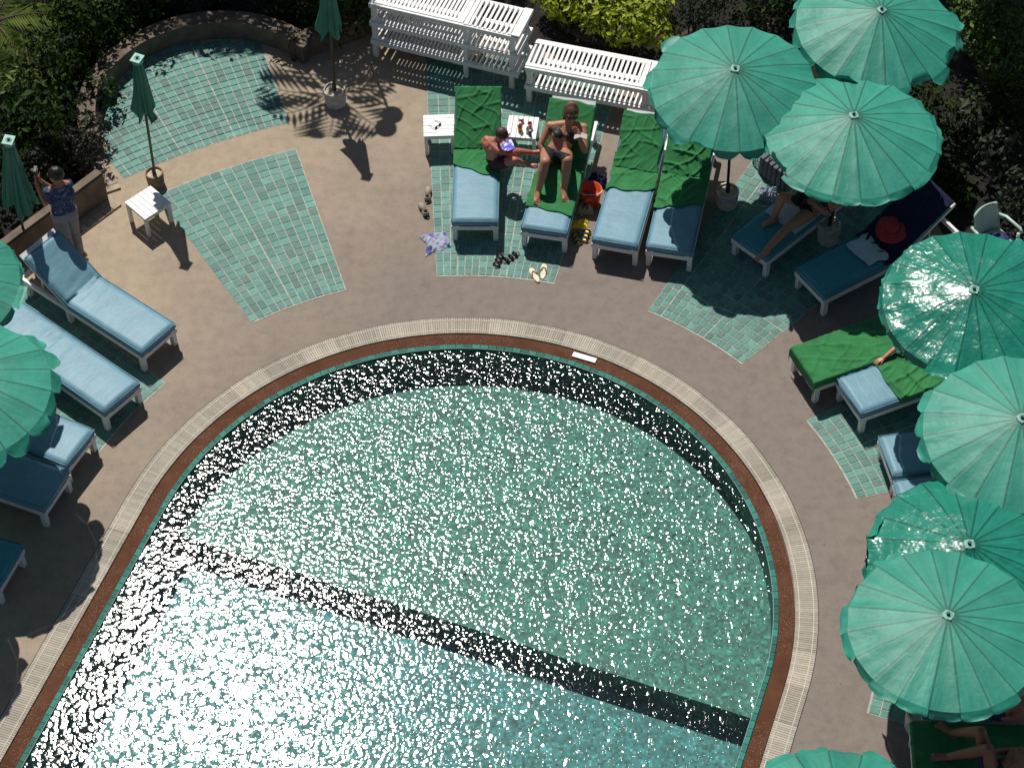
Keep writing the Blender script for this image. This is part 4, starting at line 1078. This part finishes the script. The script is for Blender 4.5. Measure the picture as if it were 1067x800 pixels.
# red hat with black sunglasses on the navy towel
def on_bed(Ld, s, y, off):
    x, z = lpath(s, Ld['hinge'], Ld['ang'], off); m = Matrix.Translation(Ld['mid']) @ Matrix.Rotation(Ld['rz'], 4, 'Z')
    return m @ Vector((x, y, z))
hp = on_bed(L6, 1.42, .02, .135)
root = empty('sun_hat', hp, R(31)); root.rotation_euler = (0, -R(20), R(31)); tag(root, 'round red sun hat lying on the navy towel', 'hat')
mb = MB(); mb.lathe((0, 0, 0), [(.22, -.006), (.22, 0), (.15, .018), (.10, .022), (.09, .07), (.05, .095), (.001, .10)], 30); mb.build('hat_body', M['red'], root, smooth=True)
mb = MB(); mb.lathe((0, 0, 0), [(.102, .022), (.099, .045), (.096, .045)], 26); mb.build('hat_band', M['black'], root, smooth=True)
sunglasses(on_bed(L6, 1.20, -.10, .125), R(-15), 'black sunglasses in front of the red hat')

# dark ribbed bag and basket on the sunlit tiles behind the reclining woman
p = G(806, 192)
root = empty('beach_bag', (p.x + .05, p.y + .05, 0), R(-48)); tag(root, 'grey ribbed beach bag standing under the wide parasol', 'bag')
mb = MB()
for i in range(7): mb.box((-.24 + .08 * i, 0, .16), (.074, .20 - .012 * abs(i - 3), .30), None, None, .86)
mb.build('bag_body', M['grey_bag'], root, bevel=.015)
mb = MB()
for s in (-1, 1): mb.path([(-.12, s * .07, .30), (-.10, s * .08, .42), (.10, s * .08, .42), (.12, s * .07, .30)], .009, 6)
mb.build('handle', M['black'], root)
p = G(795, 163)
root = empty('basket', (p.x, p.y, 0), .3); tag(root, 'black wire basket beside the ribbed bag', 'basket')
mb = MB()
for k in range(6):
    z = .02 + .045 * k; r = .13 + .012 * k; mb.path([(r * math.cos(t), r * math.sin(t), z) for t in [2 * PI * i / 24 for i in range(25)]], .005, 5)
for i in range(20):
    a = 2 * PI * i / 20; mb.tube((.13 * math.cos(a), .13 * math.sin(a), .0), (.19 * math.cos(a), .19 * math.sin(a), .245), .004, .004, 5)
mb.build('wire_body', M['black'], root)
mb = MB(); mb.path([(-.19, 0, .245), (-.15, 0, .40), (0, 0, .46), (.15, 0, .40), (.19, 0, .245)], .008, 6); mb.build('handle', M['black'], root)
o = crumple(G(800, 205), (.24, .2), M['bag_print'], 'towel', 'white and blue towel on the ground at the lounger edge', 'towel', 12, .12)

# pale plastic armchair at the right edge
def plastic_chair(p, rz, label):
    root = empty('plastic_chair', (p.x, p.y, 0), rz); tag(root, label, 'chair')
    mb = MB(); mb.box((0, 0, .41), (.44, .42, .03)); mb.box((0, 0, .385), (.40, .38, .02)); mb.build('seat', M['plastic_pale'], root, bevel=.012)
    mb = MB(); rot = Matrix.Rotation(R(14), 3, 'X')
    vs = []; n = 10
    for j in range(9):
        for i in range(n + 1):
            x = (i / n - .5) * (.44 - .05 * (j / 8) ** 3); vs.append((x, -.20 - .11 * j / 8 + .06 * (x / .22) ** 2, .42 + .40 * j / 8))
    mb.add(vs, [(j * (n + 1) + i, j * (n + 1) + i + 1, (j + 1) * (n + 1) + i + 1, (j + 1) * (n + 1) + i) for j in range(8) for i in range(n)])
    o = mb.build('backrest', M['plastic_pale'], root, smooth=True); md = o.modifiers.new('t', 'SOLIDIFY'); md.thickness = .018
    for s in (-1, 1):
        a = MB(); a.path([(s * .21, -.24, .62), (s * .25, -.1, .64), (s * .25, .14, .635), (s * .235, .20, .60)], .022, 8); a.build('armrest', M['plastic_pale'], root, smooth=True)
        for y in (-1, 1):
            l = MB(); l.tube((s * .235, y * .21, 0), (s * .20, y * .17, .40 if y < 0 else .60), .018, .022, 8); l.build('leg', M['plastic_pale'], root, smooth=True)
    return root
pc = G(1031, 276)
plastic_chair(pc, R(215), 'pale green plastic armchair near the right edge')
o = crumple(Vector((pc.x, pc.y, .427)), (.40, .28), M['navy'], 'cloth', 'navy cloth hanging on the pale plastic armchair', 'cloth', 14, .05)

# twin globe lamp beyond the top edge
def lamp(p, h, label):
    root = empty('garden_lamp', (p.x, p.y, 0)); tag(root, label, 'lamp')
    mb = MB(); mb.tube((0, 0, 0), (0, 0, h), .025, .02, 8); mb.lathe((0, 0, 0), [(.09, 0), (.08, .05), (.03, .09)], 12); mb.build('post', M['black'], root)
    for q, dz in (((0.02, 0.0), 0.0), ((-.15, .05), .52)):
        g = MB(); g.ball((q[0], q[1], h + dz + .12), .15, None, 20, 14); g.build('globe', M['globe'], root, smooth=True)
        a = MB(); a.tube((0, 0, h - .05), (q[0], q[1], h + dz), .014, .014, 6); a.build('arm', M['black'], root)
    return root
s_ = G(407, 120); hh = 2.9
lamp(Vector((s_.x + math.sin(SUN_AZ) / math.tan(SUN_EL) * hh, s_.y + math.cos(SUN_AZ) / math.tan(SUN_EL) * hh, 0)), hh - .12, 'garden lamp with two globes above the stacked frames')

# ------------------------------------------------------------------ people
def capsule(mb, a, b, r0, r1, n=12):
    a, b = Vector(a), Vector(b); d = b - a; L = d.length
    if L < 1e-5: mb.ball(a, r0); return
    q = d.to_track_quat('Z', 'Y'); rings = []
    for k in range(5):
        t = PI / 2 * (1 - k / 4.0); rings.append((-r0 * math.sin(t), r0 * math.cos(t)))
    for k in range(5):
        t = PI / 2 * (k / 4.0); rings.append((L + r1 * math.sin(t), r1 * math.cos(t)))
    vs = []; fs = []
    for z, r in rings:
        r = max(r, 1e-4)
        for i in range(n):
            t = 2 * PI * i / n; vs.append(a + q @ Vector((r * math.cos(t), r * math.sin(t), z)))
    m = len(rings)
    for k in range(m - 1):
        for i in range(n): fs.append((k * n + i, k * n + (i + 1) % n, (k + 1) * n + (i + 1) % n, (k + 1) * n + i))
    fs += [tuple(range(n - 1, -1, -1)), tuple((m - 1) * n + i for i in range(n))]
    mb.add(vs, fs)
def hand(mb, wrist, direc, palm_n, sc_=1.0, curl=.5, thumb=1):
    d = Vector(direc).normalized(); nrm = Vector(palm_n); nrm = (nrm - d * nrm.dot(d)).normalized(); side = d.cross(nrm)
    W = Vector(wrist)
    for t in (-.022, -.007, .008, .022): capsule(mb, W + d * .012 * sc_ + side * t * .7 * sc_, W + (d * .085 + side * t * 1.15) * sc_, .014 * sc_, .012 * sc_, 8)
    for k, (t, ln) in enumerate(((-.03, .062), (-.0105, .078), (.0095, .074), (.029, .060))):
        p0 = W + (d * .085 + side * t) * sc_; d1 = (d + nrm * curl * .5 + side * t * 2.2).normalized(); p1 = p0 + d1 * ln * .5 * sc_
        d2 = (d + nrm * curl * 1.4).normalized(); p2 = p1 + d2 * ln * .5 * sc_
        capsule(mb, p0, p1, .0088 * sc_, .0080 * sc_, 8); capsule(mb, p1, p2, .0080 * sc_, .0066 * sc_, 8)
    b = W + (d * .03 + side * -.028 * thumb) * sc_; t1 = b + (d * .032 - side * .022 * thumb + nrm * .014) * sc_; t2 = t1 + (d * .026 - side * .002 * thumb + nrm * .014) * sc_
    capsule(mb, b, t1, .012 * sc_, .0095 * sc_, 8); capsule(mb, t1, t2, .0095 * sc_, .0075 * sc_, 8)
def foot(mb, ankle, toe, up, sc_=1.0):
    a, t = Vector(ankle), Vector(toe); d = (t - a).normalized(); u = Vector(up); u = (u - d * u.dot(d)).normalized(); s = d.cross(u)
    heel = a - d * .045 * sc_ - u * .035 * sc_
    capsule(mb, a, heel, .034 * sc_, .030 * sc_)
    L = .17 * sc_
    for k in (-.018, .004, .024):
        capsule(mb, heel + s * k * .5 * sc_ + u * .012, a + d * (L * .72) + s * k * sc_ - u * .028 * sc_, .026 * sc_, .018 * sc_, 8)
    capsule(mb, a, a + d * L * .6 - u * .02 * sc_, .032 * sc_, .022 * sc_)
    for i, k in enumerate((-.030, -.012, .004, .018, .030)):
        ln = (.045, .042, .038, .032, .025)[i]; capsule(mb, a + d * (L * .72) + s * k * sc_ - u * .030 * sc_, a + d * (L * .72 + ln) + s * k * 1.08 * sc_ - u * .034 * sc_, (.012 if i == 0 else .009) * sc_, (.010 if i == 0 else .007) * sc_, 8)
def person(label, J, skin='skin', sc_=1.0, female=False, clothes=(), hair=None, voxel=.0065, face=None, up=None, hands=None):
    """J: joints as world vectors. One continuous body remeshed from tapered volumes."""
    V = {k: Vector(v) for k, v in J.items()}
    base = V['pelvis'].copy(); base.z = 0
    root = empty('person', base); tag(root, label, 'person')
    for k in V: V[k] = V[k] - base
    mb = MB(); s = sc_
    pel, ch, nk, hd = V['pelvis'], V['chest'], V['neck'], V['head']
    lat = (V['shl'] - V['shr']).normalized()
    spine = (ch - pel).normalized(); front = spine.cross(lat) * -1 if face is None else Vector(face)
    front = lat.cross(spine); 
    if face is not None and front.dot(Vector(face)) < 0: front = -front
    waist = pel.lerp(ch, .5)
    for k in (-1, 0, 1):
        capsule(mb, pel + lat * .065 * k * s, waist + lat * .05 * k * s, .088 * s, .072 * s)
        capsule(mb, waist + lat * .05 * k * s, ch + lat * .075 * k * s, .072 * s, .092 * s)
    capsule(mb, ch + spine * .02 * s, nk - spine * .03 * s, .10 * s, .06 * s)
    capsule(mb, V['shl'] - lat * .02 * s, V['shr'] + lat * .02 * s, .052 * s, .052 * s)
    for sd in ('shl', 'shr'): capsule(mb, nk - spine * .02 * s, V[sd], .045 * s, .045 * s); capsule(mb, ch, V[sd], .08 * s, .05 * s)
    capsule(mb, V['hipl'], V['hipr'], .088 * s, .088 * s); capsule(mb, pel, V['hipl'], .09 * s, .088 * s); capsule(mb, pel, V['hipr'], .09 * s, .088 * s)
    if female:
        for k in (-1, 1): mb.ball(ch + lat * .075 * k * s + front * .075 * s - spine * .03 * s, .058 * s)
    capsule(mb, nk - spine * .03 * s, hd - (hd - nk).normalized() * .03 * s, .05 * s, .046 * s)
    for sd in 'lr':
        capsule(mb, V['sh' + sd], V['el' + sd], .046 * s, .036 * s); m_ = V['el' + sd].lerp(V['wr' + sd], .3)
        capsule(mb, V['el' + sd], m_, .036 * s, .036 * s); capsule(mb, m_, V['wr' + sd], .036 * s, .024 * s)
        m_ = V['hip' + sd].lerp(V['kn' + sd], .35)
        capsule(mb, V['hip' + sd], m_, .088 * s, .080 * s); capsule(mb, m_, V['kn' + sd], .080 * s, .054 * s)
        m_ = V['kn' + sd].lerp(V['an' + sd], .3)
        capsule(mb, V['kn' + sd], m_, .054 * s, .055 * s); capsule(mb, m_, V['an' + sd], .055 * s, .034 * s)
        hv = V['ha' + sd]; pn = (hands or {}).get(sd, Vector((0, 0, -1)))
        hand(mb, V['wr' + sd], hv - V['wr' + sd], pn, s, .7, 1 if sd == 'r' else -1)
        an, to = V['an' + sd], V['to' + sd]; kn = V['kn' + sd]; foot(mb, an, to, (kn - an), s)
    # head
    fz = Vector(J['gaze']).normalized(); hu = (hd - nk).normalized(); hu = (hu - fz * hu.dot(fz)).normalized(); hx = hu.cross(fz) * -1
    rot = Matrix((hx, fz, hu)).transposed()
    def H(x, y, z): return hd + rot @ (Vector((x, y, z)) * s)
    mb.ball(H(0, -.008, .02), (.074 * s, .094 * s, .092 * s), rot); mb.ball(H(0, .018, -.035), (.056 * s, .068 * s, .075 * s), rot)
    capsule(mb, H(0, .084, .012), H(0, .108, -.022), .010 * s, .014 * s, 8)           # nose
    capsule(mb, H(-.02, .080, -.058), H(.02, .080, -.058), .011 * s, .011 * s, 8)        # lips
    mb.ball(H(0, .068, -.092), (.022 * s, .02 * s, .018 * s), rot); capsule(mb, H(-.04, .076, .034), H(.04, .076, .034), .011 * s, .011 * s, 8)  # chin, brow
    for k in (-1, 1): mb.ball(H(.074 * k, -.004, .0), (.011 * s, .022 * s, .032 * s), rot)
    me = mb.mesh('body'); tmp = bpy.data.objects.new('body', me); COL.objects.link(tmp)
    md = tmp.modifiers.new('r', 'REMESH'); md.mode = 'VOXEL'; md.voxel_size = voxel
    ms = tmp.modifiers.new('s', 'SMOOTH'); ms.factor = .5; ms.iterations = 4
    dg = bpy.context.evaluated_depsgraph_get(); ev = tmp.evaluated_get(dg); nm = bpy.data.meshes.new_from_object(ev)
    bpy.data.objects.remove(tmp); nm.materials.clear(); nm.materials.append(M[skin])
    nm.polygons.foreach_set('use_smooth', [True] * len(nm.polygons))
    body = link(bpy.data.objects.new('body', nm), root)
    # clothing from the body's own surface
    for cname, mat, pred, off in clothes:
        vs_ = nm.vertices; keep = [pred(v.co, V, lat, front, spine, s) for v in vs_]
        idx = {}; nv = []; nf = []
        for p in nm.polygons:
            if all(keep[i] for i in p.vertices):
                f = []
                for i in p.vertices:
                    if i not in idx: idx[i] = len(nv); nv.append(vs_[i].co + vs_[i].normal * off)
                    f.append(idx[i])
                nf.append(f)
        cm = bpy.data.meshes.new(cname); cm.from_pydata(nv, [], nf); cm.materials.append(M[mat])
        cm.polygons.foreach_set('use_smooth', [True] * len(nf)); co = link(bpy.data.objects.new(cname, cm), root)
        if nf: md = co.modifiers.new('t', 'SOLIDIFY'); md.thickness = off * .8; md.offset = -1
    # hair
    if hair:
        hm, style = hair; h = MB(); nu, nv_ = 28, 16; vs = []; 
        rr = random.Random(3)
        for j in range(nv_ + 1):
            ph = PI * .66 * j / nv_
            for i in range(nu):
                th = 2 * PI * i / nu; c_ = math.cos(ph); d = Vector((math.sin(ph) * math.cos(th), math.sin(ph) * math.sin(th), c_))
                lim = .10 if d.y > .45 else -1.0
                z = max(d.z, lim) if d.y > .35 else d.z
                k = 1 + .05 * noise.noise(Vector((th * 4, ph * 3, 2)))
                vs.append(H(d.x * .084 * k, d.y * .100 * k - .014, .030 + z * .100 * k if d.y > .35 else .030 + d.z * (.100 if style == 'short' else .125) * k))
        h.add(vs, [(j * nu + i, (j + 1) * nu + i, (j + 1) * nu + (i + 1) % nu, j * nu + (i + 1) % nu) for j in range(nv_) for i in range(nu)])
        if style == 'bun': h.ball(H(0, -.09, .08), .045 * s)
        if style == 'long':
            for k in range(9): h.path([H(-.06 + .015 * k, -.07, .05), H(-.065 + .016 * k, -.095, -.06), H(-.05 + .013 * k, -.09, -.17 + .02 * math.sin(k * 3))], [.02, .022, .008], 6)
        h.build('hair', M[hm], root, smooth=True)
    for k in (-1, 1):
        e = MB(); e.ball(H(.030 * k, .080, .012), (.013 * s, .008 * s, .008 * s), rot, 8, 6); e.build('eye', M['black'], root, smooth=True)
    return root, H, V

def bra(co, V, lat, front, spine, s):
    q = co - V['chest']; x, f, z = q.dot(lat), q.dot(front), q.dot(spine)
    if abs(z + .03 * s) < .012 * s and abs(x) < .19 * s and f > -.13 * s and abs(f) < .16: return True
    return f > .02 * s and (((abs(x) - .075 * s) ** 2 + (z + .028 * s) ** 2) ** .5 < .056 * s)
def brief(co, V, lat, front, spine, s):
    q = co - V['pelvis']; x, f, z = q.dot(lat), q.dot(front), q.dot(spine)
    return -.13 * s < z < .045 * s and abs(x) < (.17 * s) and (z > -.115 * s + abs(x) * .9 if f > -.2 else False)
def shorts(co, V, lat, front, spine, s):
    q = co - V['pelvis']; z = q.dot(spine)
    if (co - V['pelvis']).length < .17 * s and z < .05 * s: return True
    for k in 'lr':
        a, b = V['hip' + k], V['kn' + k]; t = (co - a).dot(b - a) / (b - a).length_squared
        if 0 <= t < .55 and (co - a - (b - a) * t).length < .12 * s: return True
    return False
def trous(co, V, lat, front, spine, s):
    if (co - V['pelvis']).length < .2 * s and (co - V['pelvis']).dot(spine) < .06 * s: return True
    for k in 'lr':
        for a, b in ((V['hip' + k], V['kn' + k]), (V['kn' + k], V['an' + k])):
            t = (co - a).dot(b - a) / (b - a).length_squared
            if 0 <= t < .96 and (co - a - (b - a) * t).length < .13 * s: return True
    return False
def shirt(co, V, lat, front, spine, s):
    q = co - V['pelvis']; z = q.dot(spine); top = (V['neck'] - V['pelvis']).dot(spine) - .03 * s
    for k in 'lr':
        a, b = V['sh' + k], V['el' + k]; t = (co - a).dot(b - a) / (b - a).length_squared
        if t > .65 and (co - a - (b - a) * t).length < .09 * s and (co - b).length < .2: return False
        a, b = V['el' + k], V['wr' + k]; t = (co - a).dot(b - a) / (b - a).length_squared
        if t > -.3 and (co - a - (b - a) * t).length < .07 * s: return False
        if (co - V['ha' + k]).length < .15: return False
    return -.06 * s < z < top and (co - V['head']).length > .16 * s

def PJ(d, pts):
    return {k: G(*v) for k, v in pts.items()}
# reclining woman in black bikini
Jw = PJ(0, dict(pelvis=(580, 161, .53), chest=(589, 139, .72), neck=(594, 127, .86), head=(595, 119, 1.0),
    shl=(608, 133, .80), shr=(573, 131, .80), ell=(609, 157, .66), wrl=(604, 145, .86), hal=(602, 139, .90),
    elr=(563, 151, .62), wrr=(567, 160, .56), har=(571, 163, .56), hipl=(589, 162, .52), hipr=(571, 160, .52),
    knl=(591, 167, .86), knr=(568, 169, .86), anl=(588, 196, .51), anr=(561, 199, .51), tol=(590, 206, .48), tor=(560, 211, .48)))
Jw['gaze'] = (0.08, -.9, .12)
pr, H, V = person('woman in a black bikini reclining with bent knees and reading', Jw, 'skin', 1.18, True,
    (('bikini_top', 'bikini', bra, .006), ('bikini_bottom', 'bikini', brief, .006)), ('hair_light', 'long'), face=(0, -.5, 1), hands=dict(l=Vector((-.4, 0, .3)), r=Vector((0, 0, -1))))
mb = MB(); 
for k in (-1, 1): mb.ball(H(.032 * k, .092, .012), (.030, .012, .022))
mb.tube(H(-.07, .07, .015), H(.07, .07, .015), .006, .006, 6); mb.build('glasses', M['black'], pr, smooth=True)
def book(c, n, upv, wdt, hgt, label, mat='paper', name='book'):
    n = Vector(n).normalized(); upv = Vector(upv); upv = (upv - n * upv.dot(n)).normalized(); s_ = upv.cross(n)
    rot = Matrix((s_, upv, n)).transposed(); root = empty(name, c); tag(root, label, 'book' if name == 'book' else 'magazine')
    for k in (-1, 1):
        m = MB(); r2 = rot @ Matrix.Rotation(R(18) * k, 3, 'Y'); m.box(r2 @ Vector((k * wdt / 4, 0, 0)), (wdt / 2, hgt, .012), r2); m.build('page_block', M[mat], root)
    return root
hc = G(605, 141, .93); book(hc, (0, .35, .8), (0.1, 1, 0), .17, .17, 'open paperback held up by the woman in the black bikini')
# youngster sitting on the edge of the first lounger
Jk = PJ(0, dict(pelvis=(516, 168, .52), chest=(511, 152, .72), neck=(516, 145, .84), head=(522, 141, .93),
    shl=(520, 157, .77), shr=(507, 145, .79), ell=(530, 162, .60), wrl=(533, 151, .66), hal=(529, 150, .69),
    elr=(524, 148, .62), wrr=(532, 147, .66), har=(528, 149, .69), hipl=(519, 171, .52), hipr=(516, 163, .52),
    knl=(536, 167, .66), knr=(536, 158, .66), anl=(548, 171, .40), anr=(554, 159, .50), tol=(556, 173, .42), tor=(562, 158, .52)))
Jk['gaze'] = (.65, -.45, -.6)
person('sunburnt youngster bent over a magazine on the lounger edge', Jk, 'skin_red', .90, False, (('shorts', 'shorts', shorts, .008),), ('hair_brown', 'short'), face=(1, -.2, 0), hands=dict(l=Vector((-.3, 0, -1)), r=Vector((-.3, 0, -1))))
book(G(525, 153, .70), (-.35, -.1, .9), (-.3, 1, 0), .26, .19, 'blue and white magazine read by the sunburnt youngster', 'magazine', 'magazine')
# standing man with a camera
Jm = PJ(0, dict(pelvis=(67, 222, .90), chest=(63, 204, 1.20), neck=(61, 190, 1.40), head=(58, 183, 1.50),
    shl=(50, 200, 1.32), shr=(71, 192, 1.32), ell=(47, 212, 1.12), wrl=(37, 189, 1.38), hal=(36, 181, 1.46),
    elr=(58, 200, 1.14), wrr=(42, 188, 1.40), har=(38, 181, 1.47), hipl=(62, 225, .86), hipr=(72, 221, .86),
    knl=(69, 247, .47), knr=(77, 241, .47), anl=(76, 272, .07), anr=(84, 265, .07), tol=(68, 274, .02), tor=(76, 268, .02)))
Jm['gaze'] = (-.9, .35, -.1)
pr, H, V = person('man in a patterned blue shirt raising a camera behind the planter wall', Jm, 'skin', 1.04, False,
    (('shirt', 'shirt', shirt, .012), ('trousers', 'trousers', trous, .016)), ('hair_dark', 'short'), face=(-1, .3, 0), hands=dict(l=Vector((0.4, .2, 0)), r=Vector((.3, .2, 0))))
root = empty('camera_body', G(37, 178, 1.50)); root.name = 'photo_camera'; tag(root, 'small dark camera held up by the standing man', 'camera')
mb = MB(); mb.box((0, 0, 0), (.045, .11, .07)); mb.build('housing', M['black'], root, bevel=.006)
mb = MB(); mb.tube((-.02, .0, 0), (-.055, .01, 0), .024, .022, 12); mb.build('lens', M['grey_bag'], root)
# woman on the shaded lounger
Jb = PJ(0, dict(pelvis=(842, 214, .53), chest=(862, 205, .66), neck=(876, 198, .78), head=(886, 192, .86),
    shl=(865, 193, .74), shr=(876, 210, .72), ell=(850, 196, .62), wrl=(836, 200, .70), hal=(830, 200, .72),
    elr=(860, 222, .55), wrr=(848, 212, .68), har=(841, 210, .70), hipl=(838, 209, .52), hipr=(844, 221, .52),
    knl=(815, 205, .80), knr=(822, 236, .57), anl=(806, 228, .47), anr=(797, 262, .48), tol=(797, 232, .46), tor=(785, 270, .49)))
Jb['gaze'] = (-.5, -.4, -.3)
person('woman lying in parasol shade with one leg bent and one stretched', Jb, 'skin', 1.08, True, (('bikini_top', 'bikini', bra, .006), ('bikini_bottom', 'bikini', brief, .006)), ('hair_dark', 'long'), face=(-.3, -.3, 1))
# person lying at the bottom right
Jr = PJ(0, dict(pelvis=(1034, 808, .55), chest=(1060, 800, .80), neck=(1074, 792, .98), head=(1081, 786, 1.08),
    shl=(1063, 783, .92), shr=(1076, 806, .90), ell=(1048, 782, .70), wrl=(1034, 783, .84), hal=(1028, 781, .88),
    elr=(1058, 818, .66), wrr=(1040, 812, .70), har=(1032, 808, .72), hipl=(1030, 800, .53), hipr=(1036, 815, .53),
    knl=(1022, 762, .93), knr=(1030, 780, .93), anl=(992, 763, .52), anr=(988, 788, .50), tol=(980, 754, .58), tor=(976, 788, .52)))
Jr['gaze'] = (-.7, .2, .4)
person('person lying with bent knees at the bottom right corner', Jr, 'skin_dark', 1.1, False, (('shorts', 'navy', shorts, .008),), ('hair_dark', 'short'), face=(-.2, 0, 1))
# figure lying under the large parasol
Jq = PJ(0, dict(pelvis=(1042, 733, .53), chest=(1064, 729, .62), neck=(1084, 727, .72), head=(1096, 725, .80),
    shl=(1072, 715, .68), shr=(1072, 745, .68), ell=(1050, 712, .55), wrl=(1032, 716, .52), hal=(1025, 718, .52),
    elr=(1054, 748, .52), wrr=(1036, 745, .55), har=(1029, 742, .56), hipl=(1041, 726, .52), hipr=(1041, 741, .52),
    knl=(1005, 725, .58), knr=(1005, 738, .58), anl=(972, 725, .49), anr=(972, 736, .49), tol=(964, 723, .55), tor=(964, 735, .55)))
Jq['gaze'] = (-.5, 0, .6)
person('sunburnt person in dark shorts lying under the large parasol', Jq, 'skin_red', 1.05, False, (('shorts', 'navy', shorts, .008),), ('hair_dark', 'short'), face=(-.2, 0, 1))
# person under the shiny parasol whose arm reaches onto the sunlit cushion
Jh = PJ(0, dict(pelvis=(975, 360, .53), chest=(957, 352, .60), neck=(948, 345, .66), head=(944, 341, .68),
    shl=(955, 362, .62), shr=(958, 340, .62), ell=(934, 362, .52), wrl=(921, 373, .47), hal=(913, 377, .455),
    elr=(970, 335, .56), wrr=(985, 333, .52), har=(992, 333, .50), hipl=(977, 367, .52), hipr=(977, 353, .52),
    knl=(1004, 362, .60), knr=(1004, 345, .60), anl=(1030, 356, .50), anr=(1030, 342, .50), tol=(1038, 355, .50), tor=(1038, 341, .50)))
Jh['gaze'] = (-.8, 0, .3)
person('person hidden under the shiny parasol with one arm reaching onto the cushion', Jh, 'skin_red', .9, False, (('shorts', 'navy', shorts, .008),), ('hair_dark', 'short'), face=(0, 0, 1), hands=dict(l=Vector((0, 0, -1)), r=Vector((0, 0, -1))))
